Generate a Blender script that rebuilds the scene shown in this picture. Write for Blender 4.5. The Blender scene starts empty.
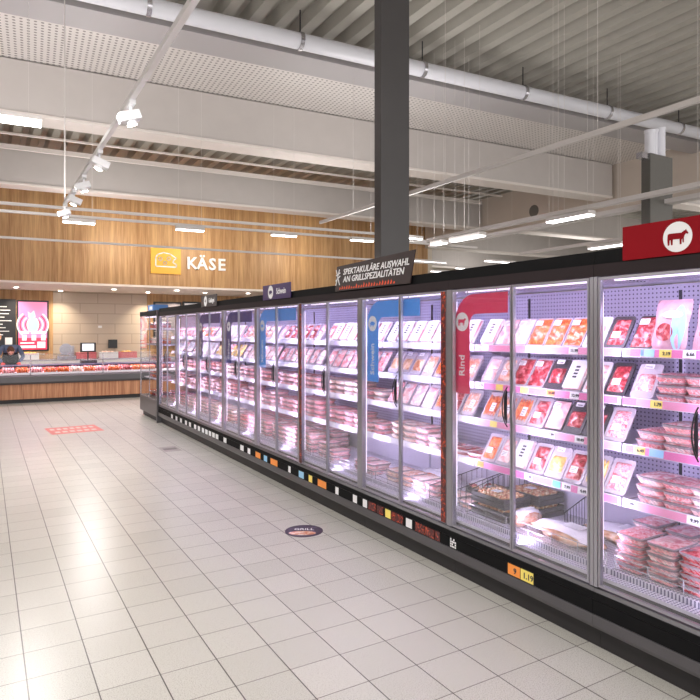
import bpy, math, random
from mathutils import Matrix, Vector, noise
random.seed(7)
S = bpy.context.scene
COL = S.collection
PI = math.pi
# ------------------------------------------------------------------ camera
F = 620.0; HOR = 331.5; H = 1.78
A = math.atan(366/620.0); CA, SA = math.cos(A), math.sin(A)
cam_d = bpy.data.cameras.new('camera'); cam = bpy.data.objects.new('camera', cam_d); COL.objects.link(cam)
cam.location = (0, 0, H); cam.rotation_euler = (PI/2, 0, -A)
cam_d.sensor_width = 36; cam_d.lens = 36*F/700; cam_d.shift_y = -(350-HOR)/700
cam_d.clip_start = .05; cam_d.clip_end = 200
S.camera = cam
def y_at(px, X):
    t = (px-350)/F
    return X*(CA-t*SA)/(SA+t*CA)
def x_at(px, Y):
    t = (px-350)/F
    return Y*(SA+t*CA)/(CA-t*SA)
def on_floor(px, py, z=0):
    d = F*(H-z)/(py-HOR); r = d*(px-350)/F
    return (d*SA+r*CA, d*CA-r*SA)
# ------------------------------------------------------------------ materials
MATS = {}
def mat(name, col, rough=.5, metal=0, emit=0, noise_amt=0, nscale=20, coat=0, ecol=None, bump=0, spec=.5):
    if name in MATS: return MATS[name]
    m = bpy.data.materials.new(name); m.use_nodes = True; nt = m.node_tree; b = nt.nodes['Principled BSDF']
    b.inputs['Base Color'].default_value = (*col, 1); b.inputs['Roughness'].default_value = rough
    b.inputs['Metallic'].default_value = metal; b.inputs['Coat Weight'].default_value = coat
    b.inputs['Specular IOR Level'].default_value = spec
    if emit:
        b.inputs['Emission Color'].default_value = (*(ecol or col), 1); b.inputs['Emission Strength'].default_value = emit
    if noise_amt or bump:
        tc = nt.nodes.new('ShaderNodeTexCoord'); n = nt.nodes.new('ShaderNodeTexNoise')
        n.inputs['Scale'].default_value = nscale; n.inputs['Detail'].default_value = 4
        nt.links.new(tc.outputs['Object'], n.inputs['Vector'])
        if noise_amt:
            mx = nt.nodes.new('ShaderNodeMix'); mx.data_type = 'RGBA'
            mx.inputs[6].default_value = (*[max(0, c*(1-noise_amt)) for c in col], 1)
            mx.inputs[7].default_value = (*[min(1, c*(1+noise_amt)) for c in col], 1)
            nt.links.new(n.outputs['Fac'], mx.inputs[0]); nt.links.new(mx.outputs[2], b.inputs['Base Color'])
        if bump:
            bp = nt.nodes.new('ShaderNodeBump'); bp.inputs['Strength'].default_value = bump
            nt.links.new(n.outputs['Fac'], bp.inputs['Height']); nt.links.new(bp.outputs[0], b.inputs['Normal'])
    MATS[name] = m; return m
def math_n(nt, op, a, b=None, c=None):
    n = nt.nodes.new('ShaderNodeMath'); n.operation = op
    for i, v in enumerate((a, b, c)):
        if v is None: continue
        if isinstance(v, (int, float)): n.inputs[i].default_value = v
        else: nt.links.new(v, n.inputs[i])
    return n.outputs[0]
def coords(nt, kind='Object'):
    tc = nt.nodes.new('ShaderNodeTexCoord'); s = nt.nodes.new('ShaderNodeSeparateXYZ')
    nt.links.new(tc.outputs[kind], s.inputs[0]); return tc.outputs[kind], s.outputs
def mixc(nt, fac, c1, c2):
    mx = nt.nodes.new('ShaderNodeMix'); mx.data_type = 'RGBA'
    for i, v in ((0, fac), (6, c1), (7, c2)):
        if isinstance(v, (int, float)): mx.inputs[i].default_value = v
        elif isinstance(v, tuple): mx.inputs[i].default_value = (*v, 1)
        else: nt.links.new(v, mx.inputs[i])
    return mx.outputs[2]
def node_mat(name, rough=.5, metal=0, coat=0):
    m = bpy.data.materials.new(name); m.use_nodes = True; nt = m.node_tree; b = nt.nodes['Principled BSDF']
    b.inputs['Roughness'].default_value = rough; b.inputs['Metallic'].default_value = metal; b.inputs['Coat Weight'].default_value = coat
    MATS[name] = m; return m, nt, b
def meat(name, c1, c2, c3, scale=22, rough=.25):
    m, nt, b = node_mat(name, rough, coat=.5)
    vec, _ = coords(nt); oi = nt.nodes.new('ShaderNodeObjectInfo')
    va = nt.nodes.new('ShaderNodeVectorMath'); va.operation = 'ADD'
    sc = math_n(nt, 'MULTIPLY', oi.outputs['Random'], 17.0)
    nt.links.new(vec, va.inputs[0]); nt.links.new(sc, va.inputs[1])
    n = nt.nodes.new('ShaderNodeTexNoise'); n.inputs['Scale'].default_value = scale; n.inputs['Detail'].default_value = 3; n.inputs['Distortion'].default_value = 1.2
    nt.links.new(va.outputs[0], n.inputs['Vector'])
    r = nt.nodes.new('ShaderNodeValToRGB'); r.color_ramp.elements[0].position = .36; r.color_ramp.elements[0].color = (*c1, 1)
    r.color_ramp.elements[1].position = .64; r.color_ramp.elements[1].color = (*c3, 1)
    e = r.color_ramp.elements.new(.5); e.color = (*c2, 1)
    nt.links.new(n.outputs['Fac'], r.inputs[0]); nt.links.new(r.outputs[0], b.inputs['Base Color'])
    return m
# pack fillings
meat('mince', (.72, .12, .16), (.86, .33, .36), (.95, .68, .68), 60)
meat('pork', (.78, .24, .28), (.92, .5, .5), (.97, .8, .78), 16)
meat('poultry', (.85, .45, .38), (.95, .66, .56), (.98, .86, .78), 14)
meat('beef', (.25, .012, .02), (.48, .04, .06), (.78, .3, .3), 22)
meat('marinated', (.6, .07, .02), (.8, .16, .04), (.92, .36, .13), 30)
meat('sausage', (.8, .3, .2), (.9, .5, .36), (.97, .78, .66), 20)
meat('curry', (.85, .42, .08), (.93, .6, .18), (.97, .8, .4), 24)
meat('roast', (.38, .14, .07), (.75, .42, .25), (.93, .74, .6), 9)
meat('spare_rib', (.3, .07, .04), (.62, .2, .12), (.93, .62, .4), 26)
meat('ham', (.85, .38, .42), (.94, .6, .6), (.98, .9, .88), 12)
meat('chilli_print', (.035, .004, .005), (.13, .006, .006), (.8, .1, .02), 32, .5)
for n_ in MATS['chilli_print'].node_tree.nodes:
    if n_.type == 'VALTORGB': n_.color_ramp.elements[2].position = .7; n_.color_ramp.elements[1].position = .55
meat('skewers', (.4, .1, .05), (.74, .38, .2), (.92, .76, .5), 30)
tray_clear = mat('clear_tray', (.93, .84, .9), .15, coat=.4)
def see_through(m, amt):
    nt = m.node_tree; o = [n for n in nt.nodes if n.type == 'OUTPUT_MATERIAL'][0]; b = nt.nodes['Principled BSDF']
    t = nt.nodes.new('ShaderNodeBsdfTransparent'); mx = nt.nodes.new('ShaderNodeMixShader'); mx.inputs[0].default_value = amt
    nt.links.new(b.outputs[0], mx.inputs[1]); nt.links.new(t.outputs[0], mx.inputs[2]); nt.links.new(mx.outputs[0], o.inputs[0])
see_through(tray_clear, .6)
tray_black = mat('black_tray', (.06, .055, .065), .35)
tray_white = mat('white_tray', (.9, .88, .9), .35)
white = mat('white_paper', (.88, .88, .9), .5)
ink = mat('dark_ink', (.03, .03, .05), .5)
yellow = mat('yellow_label', (.95, .78, .18), .5)
orange = mat('orange_label', (.95, .32, .06), .5)
blue_l = mat('light_blue_label', (.35, .65, .92), .5)
pink_r = mat('pink_rail_strip', (.72, .2, .44), .4)
magenta = mat('magenta_strip', (.72, .12, .38), .4)
red_l = mat('red_label', (.72, .05, .06), .5)
green_l = mat('green_label', (.1, .55, .4), .5)
navy_l = mat('navy_label', (.05, .08, .35), .5)
white_plastic = mat('white_plastic', (.86, .86, .88), .35)
case_grey = mat('grey_painted_metal', (.105, .1, .108), .35, .3, noise_amt=.08, nscale=5)
case_black = mat('black_metal', (.006, .006, .007), .7, 0, spec=.15)
kick_m = mat('black_kick', (.02, .018, .02), .5)
steel = mat('brushed_steel', (.55, .54, .58), .25, .9)
alu = mat('anodised_profile', (.42, .41, .46), .3, .8)
wire_dark = mat('dark_wire', (.03, .03, .04), .35, .5)
wire_light = mat('chrome_wire', (.75, .75, .8), .25, .7)
black_plastic = mat('black_plastic', (.015, .015, .018), .3)
shelf_m = mat('shelf_enamel', (.62, .6, .7), .4)
inner_white = mat('inner_enamel', (.72, .7, .78), .4)
led = mat('led_tube', (1, .93, 1), .5, emit=1.0, ecol=(.88, .8, 1))
lamp_on = mat('lamp_diffuser', (1, 1, 1), .5, emit=5, ecol=(1, .98, .95))
spot_on = mat('spot_lens', (1, 1, 1), .5, emit=14, ecol=(1, .93, .82))
beam_m = mat('beam_concrete', (.56, .52, .5), .7, noise_amt=.06, nscale=3)
flange_m = mat('beam_flange', (.78, .72, .68), .6, noise_amt=.04)
girder_m = mat('girder_cream', (.62, .54, .47), .7, noise_amt=.05, nscale=2)
roof_m = mat('roof_sheet', (.42, .4, .36), .5, .1, noise_amt=.08, nscale=4)
col_m = mat('column_paint', (.075, .07, .072), .45, noise_amt=.1, nscale=3)
pipe_m = mat('white_pipe', (.72, .72, .78), .35)
rail_m = mat('white_trunking', (.72, .68, .66), .4)
cream = mat('cream_plaster', (.7, .62, .52), .7, noise_amt=.04, nscale=2)
soffit_m = mat('soffit_paint', (.82, .74, .68), .6)
def dots(name, base, hole, pitch, rad, ax=(1, 2), rough=.4):
    m, nt, b = node_mat(name, rough)
    vec, o = coords(nt)
    u = math_n(nt, 'SUBTRACT', math_n(nt, 'FRACT', math_n(nt, 'DIVIDE', o[ax[0]], pitch)), .5)
    v = math_n(nt, 'SUBTRACT', math_n(nt, 'FRACT', math_n(nt, 'DIVIDE', o[ax[1]], pitch)), .5)
    d = math_n(nt, 'SQRT', math_n(nt, 'ADD', math_n(nt, 'MULTIPLY', u, u), math_n(nt, 'MULTIPLY', v, v)))
    f = math_n(nt, 'LESS_THAN', d, rad)
    nt.links.new(mixc(nt, f, base, hole), b.inputs['Base Color']); return m
back_m = dots('perforated_back_panel', (.6, .56, .74), (.09, .07, .16), .028, .2)
grille_m = dots('honeycomb_grille', (.6, .57, .7), (.03, .025, .05), .034, .36, (0, 1))
base_grid = dots('slotted_deck', (.72, .7, .78), (.16, .15, .24), .02, .33, (0, 1))
perf_m = dots('perforated_ceiling_sheet', (.74, .7, .68), (.25, .22, .21), .09, .24, (0, 1))
speaker_m = dots('speaker_grille', (.18, .17, .16), (.04, .04, .04), .03, .3)
def glass_mat(name, tint=(1, 1, 1), gloss=.08):
    m = bpy.data.materials.new(name); m.use_nodes = True; nt = m.node_tree; nt.nodes.clear()
    o = nt.nodes.new('ShaderNodeOutputMaterial'); t = nt.nodes.new('ShaderNodeBsdfTransparent'); g = nt.nodes.new('ShaderNodeBsdfGlossy')
    t.inputs[0].default_value = (*tint, 1); g.inputs['Roughness'].default_value = .02
    fr = nt.nodes.new('ShaderNodeFresnel'); fr.inputs[0].default_value = 1.45
    mx = nt.nodes.new('ShaderNodeMixShader')
    nt.links.new(math_n(nt, 'MINIMUM', math_n(nt, 'MULTIPLY', fr.outputs[0], .8), .22), mx.inputs[0]); nt.links.new(t.outputs[0], mx.inputs[1]); nt.links.new(g.outputs[0], mx.inputs[2]); nt.links.new(mx.outputs[0], o.inputs[0])
    MATS[name] = m; return m
glass = glass_mat('clear_glass', (.97, .97, .985))
# wood
def wood_mat(name='oak_panelling', lo=(.36, .185, .075, 1), hi=(.62, .38, .18, 1)):
    m, nt, b = node_mat(name, .5)
    vec, o = coords(nt)
    mp = nt.nodes.new('ShaderNodeMapping'); mp.inputs['Scale'].default_value = (5.5, 5.5, .22); nt.links.new(vec, mp.inputs[0])
    n = nt.nodes.new('ShaderNodeTexNoise'); n.inputs['Scale'].default_value = 1.6; n.inputs['Detail'].default_value = 5; nt.links.new(mp.outputs[0], n.inputs['Vector'])
    mp2 = nt.nodes.new('ShaderNodeMapping'); mp2.inputs['Scale'].default_value = (28, 28, 1.2); nt.links.new(vec, mp2.inputs[0])
    n2 = nt.nodes.new('ShaderNodeTexNoise'); n2.inputs['Scale'].default_value = 1.5; n2.inputs['Detail'].default_value = 3; nt.links.new(mp2.outputs[0], n2.inputs['Vector'])
    f = math_n(nt, 'ADD', math_n(nt, 'MULTIPLY', n.outputs['Fac'], .6), math_n(nt, 'MULTIPLY', n2.outputs['Fac'], .4))
    r = nt.nodes.new('ShaderNodeValToRGB'); r.color_ramp.elements[0].position = .38; r.color_ramp.elements[0].color = lo
    r.color_ramp.elements[1].position = .62; r.color_ramp.elements[1].color = hi
    nt.links.new(f, r.inputs[0])
    u = math_n(nt, 'FRACT', math_n(nt, 'DIVIDE', o[0], .19)); g = math_n(nt, 'LESS_THAN', u, .04)
    nt.links.new(mixc(nt, math_n(nt, 'MULTIPLY', g, .35), r.outputs[0], (.2, .09, .03)), b.inputs['Base Color']); return m
wood = wood_mat()
def floor_mat():
    m, nt, b = node_mat('speckled_floor_tile', .25)
    vec, o = coords(nt)
    def line(c, off, w):
        t = math_n(nt, 'FRACT', math_n(nt, 'DIVIDE', math_n(nt, 'ADD', c, 30-off), .3))
        return math_n(nt, 'MINIMUM', math_n(nt, 'ADD', math_n(nt, 'LESS_THAN', t, w), math_n(nt, 'GREATER_THAN', t, 1-w)), 1)
    lx = line(o[0], .188, .011); ly = line(o[1], .27, .01)
    cell = nt.nodes.new('ShaderNodeTexWhiteNoise'); cv = nt.nodes.new('ShaderNodeCombineXYZ')
    nt.links.new(math_n(nt, 'FLOOR', math_n(nt, 'DIVIDE', math_n(nt, 'ADD', o[0], 30-.188), .3)), cv.inputs[0])
    nt.links.new(math_n(nt, 'FLOOR', math_n(nt, 'DIVIDE', math_n(nt, 'ADD', o[1], 30-.27), .3)), cv.inputs[1])
    nt.links.new(cv.outputs[0], cell.inputs['Vector'])
    n = nt.nodes.new('ShaderNodeTexNoise'); n.inputs['Scale'].default_value = 160; n.inputs['Detail'].default_value = 2; nt.links.new(vec, n.inputs['Vector'])
    n2 = nt.nodes.new('ShaderNodeTexNoise'); n2.inputs['Scale'].default_value = 1.1; n2.inputs['Detail'].default_value = 4; nt.links.new(vec, n2.inputs['Vector'])
    base = mixc(nt, cell.outputs['Value'], (.53, .52, .475), (.6, .585, .54))
    sp = math_n(nt, 'GREATER_THAN', n.outputs['Fac'], .58)
    base = mixc(nt, math_n(nt, 'MULTIPLY', sp, .6), base, (.3, .27, .24))
    sp2 = math_n(nt, 'LESS_THAN', n.outputs['Fac'], .42)
    base = mixc(nt, math_n(nt, 'MULTIPLY', sp2, .3), base, (.72, .7, .68))
    base = mixc(nt, math_n(nt, 'MULTIPLY', n2.outputs['Fac'], .2), base, (.55, .52, .48))
    base = mixc(nt, math_n(nt, 'MULTIPLY', ly, .85), base, (.13, .11, .1))
    base = mixc(nt, math_n(nt, 'MULTIPLY', lx, .95), base, (.07, .06, .055))
    nt.links.new(base, b.inputs['Base Color'])
    nt.links.new(math_n(nt, 'ADD', math_n(nt, 'MULTIPLY', n2.outputs['Fac'], .05), .27), b.inputs['Roughness']); return m
floor_m = floor_mat()
def brick_mat():
    m, nt, b = node_mat('beige_wall_tile', .45)
    tc = nt.nodes.new('ShaderNodeTexCoord'); mp = nt.nodes.new('ShaderNodeMapping'); mp.inputs['Rotation'].default_value = (PI/2, 0, 0)
    nt.links.new(tc.outputs['Object'], mp.inputs[0])
    br = nt.nodes.new('ShaderNodeTexBrick'); br.inputs['Scale'].default_value = 1; br.inputs['Brick Width'].default_value = 1.1; br.inputs['Row Height'].default_value = .34
    br.inputs['Mortar Size'].default_value = .012; br.inputs['Color1'].default_value = (.5, .41, .33, 1); br.inputs['Color2'].default_value = (.53, .44, .36, 1); br.inputs['Mortar'].default_value = (.36, .29, .23, 1)
    nt.links.new(mp.outputs[0], br.inputs['Vector']); nt.links.new(br.outputs['Color'], b.inputs['Base Color']); return m
brick = brick_mat()
# ------------------------------------------------------------------ mesh building
class MB:
    def __init__(s): s.v = []; s.f = []; s.m = []; s.sm = []
    def add(s, vs, fs, m=0, M=None, smooth=False):
        o = len(s.v)
        s.v += [tuple(M @ Vector(p)) if M else tuple(p) for p in vs]
        s.f += [tuple(o+i for i in f) for f in fs]; s.m += [m]*len(fs); s.sm += [smooth]*len(fs); return s
    def box(s, x0, x1, y0, y1, z0, z1, m=0, M=None):
        vs = [(x, y, z) for z in (z0, z1) for y in (y0, y1) for x in (x0, x1)]
        return s.add(vs, [(0, 2, 3, 1), (4, 5, 7, 6), (0, 1, 5, 4), (2, 6, 7, 3), (0, 4, 6, 2), (1, 3, 7, 5)], m, M)
    def prism(s, pts, vec, m=0, M=None):   # pts 3D polygon extruded by vec
        n = len(pts); v = Vector(vec)
        vs = [Vector(p) for p in pts]+[Vector(p)+v for p in pts]
        fs = [tuple(range(n-1, -1, -1)), tuple(range(n, 2*n))]+[(i, (i+1) % n, n+(i+1) % n, n+i) for i in range(n)]
        return s.add(vs, fs, m, M)
    def plate(s, pts2, t, m=0, M=None): return s.prism([(p[0], p[1], 0) for p in pts2], (0, 0, t), m, M)
    def cyl(s, p0, p1, r, n=10, m=0, r1=None, M=None, cap=True):
        p0, p1 = Vector(p0), Vector(p1); d = (p1-p0).normalized()
        a = d.orthogonal().normalized(); b = d.cross(a); r1 = r if r1 is None else r1
        vs = [p0+(a*math.cos(2*PI*i/n)+b*math.sin(2*PI*i/n))*r for i in range(n)]+[p1+(a*math.cos(2*PI*i/n)+b*math.sin(2*PI*i/n))*r1 for i in range(n)]
        s.add(vs, [(i, (i+1) % n, n+(i+1) % n, n+i) for i in range(n)], m, M, n > 6)
        if cap: s.add(vs, [tuple(range(n-1, -1, -1)), tuple(range(n, 2*n))], m, M)
        return s
    def tube(s, path, r, n=6, m=0, M=None):
        for a, b in zip(path[:-1], path[1:]): s.cyl(a, b, r, n, m, M=M)
        return s
    def loft(s, rings, m=0, M=None, smooth=True, cap=True):
        n = len(rings[0]); vs = [p for r in rings for p in r]; fs = []
        for k in range(len(rings)-1):
            for i in range(n): fs.append((k*n+i, k*n+(i+1) % n, (k+1)*n+(i+1) % n, (k+1)*n+i))
        s.add(vs, fs, m, M, smooth)
        if cap: s.add(rings[0], [tuple(range(n-1, -1, -1))], m, M); s.add(rings[-1], [tuple(range(n))], m, M)
        return s
    def lump(s, w, h, t, seed=0, nx=9, ny=9, amp=.25, m=0, M=None, p=4, freq=9):
        # lumpy slab lying in xy, rising in z
        vs = []; fs = []
        for j in range(ny+1):
            for i in range(nx+1):
                u = 2*i/nx-1; v = 2*j/ny-1
                e = max(0, (1-abs(u)**p))*max(0, (1-abs(v)**p))
                q = noise.noise(Vector((u*w*freq+seed*3.1, v*h*freq, seed*1.7)))
                vs.append((u*w/2, v*h/2, t*(e**.5)*(1+amp*q*2)))
        for j in range(ny):
            for i in range(nx): k = j*(nx+1)+i; fs.append((k, k+1, k+nx+2, k+nx+1))
        return s.add(vs, fs, m, M, True)
    def ball(s, c, rx, ry, rz, seed=0, amp=0, n=12, m=0, M=None):
        rings = []
        for j in range(1, n):
            th = PI*j/n; ring = []
            for i in range(n*2):
                ph = PI*i/n; d = Vector((math.sin(th)*math.cos(ph), math.sin(th)*math.sin(ph), -math.cos(th)))
                k = 1+amp*noise.noise(d*1.7+Vector((seed, seed*2.3, 0)))
                ring.append((c[0]+d.x*rx*k, c[1]+d.y*ry*k, c[2]+d.z*rz*k))
            rings.append(ring)
        return s.loft(rings, m, M)
    def build(s, name, mats, parent=None, loc=None, bevel=0):
        me = bpy.data.meshes.new(name); me.from_pydata(s.v, [], s.f)
        for x in (mats if isinstance(mats, (list, tuple)) else [mats]): me.materials.append(x)
        me.polygons.foreach_set('material_index', s.m); me.polygons.foreach_set('use_smooth', s.sm); me.update()
        o = bpy.data.objects.new(name, me); COL.objects.link(o)
        if parent: o.parent = parent
        if loc: o.location = loc
        if bevel:
            b = o.modifiers.new('bevel', 'BEVEL'); b.width = bevel; b.segments = 2; b.limit_method = 'ANGLE'
        return o
def tag(o, label, cat, group=None, kind=None):
    if label: o['label'] = label
    if cat: o['category'] = cat
    if group: o['group'] = group
    if kind: o['kind'] = kind
    return o
def thing(name, label, cat, loc=(0, 0, 0), rz=0, group=None):
    o = bpy.data.objects.new(name, None); COL.objects.link(o); o.location = loc; o.rotation_euler = (0, 0, rz); o.empty_display_size = .1
    return tag(o, label, cat, group)
def struct(mb, name, m, bevel=0):
    o = mb.build(name, m, bevel=bevel); o['kind'] = 'structure'; return o
def copy_tree(o, parent=None):
    c = o.copy(); COL.objects.link(c); c.parent = parent
    for ch in o.children: copy_tree(ch, c)
    return c
def Fm(o, ex, ey):
    ex, ey = Vector(ex), Vector(ey); ez = ex.cross(ey)
    return Matrix(((ex.x, ey.x, ez.x, o[0]), (ex.y, ey.y, ez.y, o[1]), (ex.z, ey.z, ez.z, o[2]), (0, 0, 0, 1)))
def FX(x, y, z): return Fm((x, y, z), (0, -1, 0), (0, 0, 1))        # faces -X
def FXV(x, y, z): return Fm((x, y, z), (0, 0, 1), (0, 1, 0))        # faces -X, reads upwards
def FY(x, y, z): return Fm((x, y, z), (1, 0, 0), (0, 0, 1))         # faces -Y
TC = {}
def text(name, s, size, M, m, parent=None, thick=.001, align='CENTER', shear=0, bold=0, sx=1):
    key = (s, size, thick, align, shear, bold, sx, m.name)
    if key not in TC:
        c = bpy.data.curves.new('t', 'FONT'); c.body = s; c.size = size; c.extrude = thick; c.align_x = align; c.align_y = 'CENTER'; c.shear = shear; c.offset = bold; c.resolution_u = 2
        o = bpy.data.objects.new('t', c); COL.objects.link(o); bpy.context.view_layer.update()
        dg = bpy.context.evaluated_depsgraph_get()
        me = bpy.data.meshes.new_from_object(o.evaluated_get(dg)); me.materials.clear(); me.materials.append(m)
        for v in me.vertices: v.co.x *= sx
        bpy.data.objects.remove(o); TC[key] = me
    o = bpy.data.objects.new(name, TC[key]); COL.objects.link(o)
    if parent: o.parent = parent
    o.matrix_local = M; return o
def circ(cx, cy, r, n=32, ry=None): return [(cx+r*math.cos(2*PI*i/n), cy+(ry or r)*math.sin(2*PI*i/n)) for i in range(n)]
COW = [(-.86, .34), (-.9, -.1), (-.86, -.62), (-.72, -.62), (-.7, -.2), (-.6, -.16), (-.56, -.62), (-.42, -.62), (-.4, -.14), (.22, -.16), (.24, -.62), (.38, -.62), (.4, -.2), (.48, -.16), (.5, -.5), (.6, -.5), (.6, -.06), (.66, .12), (.78, .26), (.95, .2), (1.0, .3), (.84, .5), (.8, .62), (.72, .54), (.58, .5), (.4, .36), (-.1, .38), (-.7, .4)]
PIG = [(-.8, .1), (-.95, .25), (-.98, .15), (-.84, -.05), (-.7, -.3), (-.66, -.6), (-.5, -.6), (-.46, -.35), (.2, -.36), (.24, -.6), (.4, -.6), (.44, -.3), (.6, -.2), (.9, -.2), (.95, .02), (.78, .16), (.66, .4), (.56, .3), (.1, .42), (-.5, .4)]
BIRD = [(-.8, .3), (-.5, .1), (0, .1), (.25, .5), (.45, .6), (.6, .45), (.8, .35), (.6, .28), (.5, 0), (.3, -.25), (.1, -.35), (.1, -.65), (0, -.65), (-.05, -.35), (-.4, -.25), (-.7, 0)]
def sc(p, k): return [(a*k, b*k) for a, b in p]
# ------------------------------------------------------------------ setting
struct(MB().box(-14, 32, -6, 32, -.1, 0), 'floor', floor_m)
WY = 22.3; BY = 18.5
struct(MB().box(-14, 14.3, BY, BY+.25, 3.1, 6.7), 'trim_1', wood)                 # wood fascia above the counters
struct(MB().box(-14, 14.3, BY+.25, WY, 3.1, 3.25), 'trim_2', soffit_m)            # soffit
struct(MB().box(-14, 14.3, BY-.02, BY, 3.06, 3.12), 'trim_3', soffit_m)
counter_wood = wood_mat('reddish_oak', (.3, .11, .05, 1), (.6, .3, .16, 1))
xb0, xb1 = x_at(53, WY), x_at(147, WY)
struct(MB().box(-14, xb0, WY-.02, WY+.2, 0, 3.1), 'wall_back', wood)
struct(MB().box(xb0, xb1, WY, WY+.2, 0, 3.1), 'wall_back_tiled', brick)
struct(MB().box(xb1, 14.3, WY-.02, WY+.2, 0, 3.1), 'wall_back_right', wood)
struct(MB().box(14.3, 14.5, BY, WY+.2, 0, 6.7), 'wall_side_return', cream)
struct(MB().box(14.5, 32, 31, 31.2, 0, 6.7), 'wall_far', cream)
struct(MB().box(31.8, 32, -6, 31, 0, 6.7), 'wall_right', cream)
struct(MB().box(-14.2, -14, -6, WY, 0, 6.7), 'wall_left', cream)
# ribbed roof
mb = MB(); x = -14; pitch = .4
pts = []
while x < 32:
    pts += [(x, 6.56), (x+.12, 6.56), (x+.18, 6.4), (x+.34, 6.4)]; x += pitch
low = [(p[0], -6, p[1]) for p in pts]; hi = [(p[0], 31.2, p[1]) for p in pts]
mb.add(low+hi, [(i, i+1, len(pts)+i+1, len(pts)+i) for i in range(len(pts)-1)])
struct(mb, 'ceiling', roof_m)
# direction of the cross beams: 3.4 degrees off the tile grid
TB = math.radians(-3.4); RB = Matrix.Rotation(TB, 4, 'Z')
def beam(x0, x1, px, py, z0, z1, label, w=.46):      # beam passing through (px,py)
    M = Matrix.Translation((px, py, 0)) @ RB
    t = thing('roof_beam', label, 'beam', (px, py, z0), TB, 'concrete roof beams')
    MB().box(x0-px, x1-px, -w/2, w/2, .06, z1-z0).build('web', beam_m, t)
    MB().box(x0-px, x1-px, -w/2-.025, w/2+.025, 0, .06).build('flange', flange_m, t, bevel=.01)
    return t
GX = 14.13
beam(-13.9, GX-.12, 13.95, 10.6, 5.22, 6.1, 'large grey roof beam crossing in front of the perforated ceiling strip')
beam(-13.9, GX-.12, 14.0, 15.6, 5.145, 6.05, 'grey roof beam just above the top of the oak wall')
beam(-13.9, GX-.12, 13.95, .85, 5.3, 6.1, 'grey roof beam closest to the viewer overhead')
for k, (yy, lab) in enumerate(((10.2, 'grey roof beam right of the cream girder, first from the front'), (15.6, 'grey roof beam right of the cream girder, second from the front'), (20.5, 'grey roof beam right of the cream girder, third from the front'), (26.5, 'grey roof beam right of the cream girder, nearest the far wall'))):
    beam(GX+.45, 31.7, GX+.45, yy, 5.22, 6.1, lab)
g = thing('roof_girder', 'cream lengthwise girder with a round hole, carrying the cross beams', 'girder', (GX, 0, 4.88))
gb = MB().box(0, .4, -5.9, 18.45, 0, 1.25).build('web', girder_m, g)
hy = y_at(534, GX)
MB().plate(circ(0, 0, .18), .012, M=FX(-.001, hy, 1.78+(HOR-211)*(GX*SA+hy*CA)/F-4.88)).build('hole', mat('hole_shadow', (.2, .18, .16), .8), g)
def strip(name, label, cat, x0, x1, yc, w, z, t, m, xc=5):
    o = MB().box(x0-xc, x1-xc, -w/2, w/2, 0, t).build(name, m, loc=(xc, yc, z)); o.rotation_euler = (0, 0, TB); return tag(o, label, cat)
strip('perforated_ceiling_panel', 'long perforated white sheet along the top of the large beam', 'ceiling panel', -12, 20, 10.1, 1.7, 6.12, .02, perf_m, 7)
pt = thing('ceiling_pipe', 'thick white pipe running across under the ribbed roof', 'pipe', (11.3, 7.6, 5.95), TB)
MB().cyl((-23, 0, 0), (18, 0, 0), .115, 20).build('pipe_run', pipe_m, pt)
for k in range(18): MB().cyl((-20+2.1*k-.03, 0, 0), (-20+2.1*k+.03, 0, 0), .13, 20).build('pipe_collar', steel, pt)
for k in range(18): MB().cyl((-20+2.1*k, 0, .12), (-20+2.1*k, 0, .45), .01, 6).build('hanger', wire_dark, pt)
strip('cable_duct', 'flat grey duct just below the thick white pipe', 'duct', -11, 28, 8.3, .6, 5.9, .12, mat('duct_grey', (.4, .38, .39), .5), 10)
for yy, zz, h_, lab in ((13.9, 5.85, .04, 'slim white rail under the roof between the two beams'), (14.8, 5.78, .1, 'second white rail just in front of the rear beam')):
    o = MB().box(-18.5, 6.5, -.03, .03, 0, h_).build('roof_rail', flange_m, loc=(7, yy+.3, zz)); o.rotation_euler = (0, 0, TB)
    tag(o, lab, 'rail')
# ------------------------------------------------------------------ columns
cy = y_at(381, 4.1)
c1 = thing('column', 'dark grey square column rising behind the brown grill sign', 'column', (4.1, cy, 0))
MB().box(0, .42, 0, .15, .0, 6.4).build('shaft', col_m, c1, bevel=.008)
MB().box(-.015, .435, -.015, .165, 0, .15).build('skirting', case_black, c1)
c2y = y_at(641, 6.7)
c2 = thing('column', 'grey column with white pipes on its head, behind the red cow sign', 'column', (6.7, c2y-.12, 0))
MB().box(0, .44, 0, .12, 0, 3.87).build('shaft', mat('column_paint_light', (.11, .105, .095), .5, noise_amt=.08), c2, bevel=.008)
for k, (a, b) in enumerate(((.06, .07), (.17, .1), (.27, .07))):
    MB().cyl((a, b-.02, 3.8702), (a, b-.02, 4.12+.03*k), .055, 14).cyl((a, b-.02, 4.1201+.03*k), (a, b-.02, 4.15+.03*k), .062, 14).build('head_pipe', pipe_m, c2)
MB().box(-.12, -.001, .02, .1, 3.8, 3.87).build('bracket', steel, c2)
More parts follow.
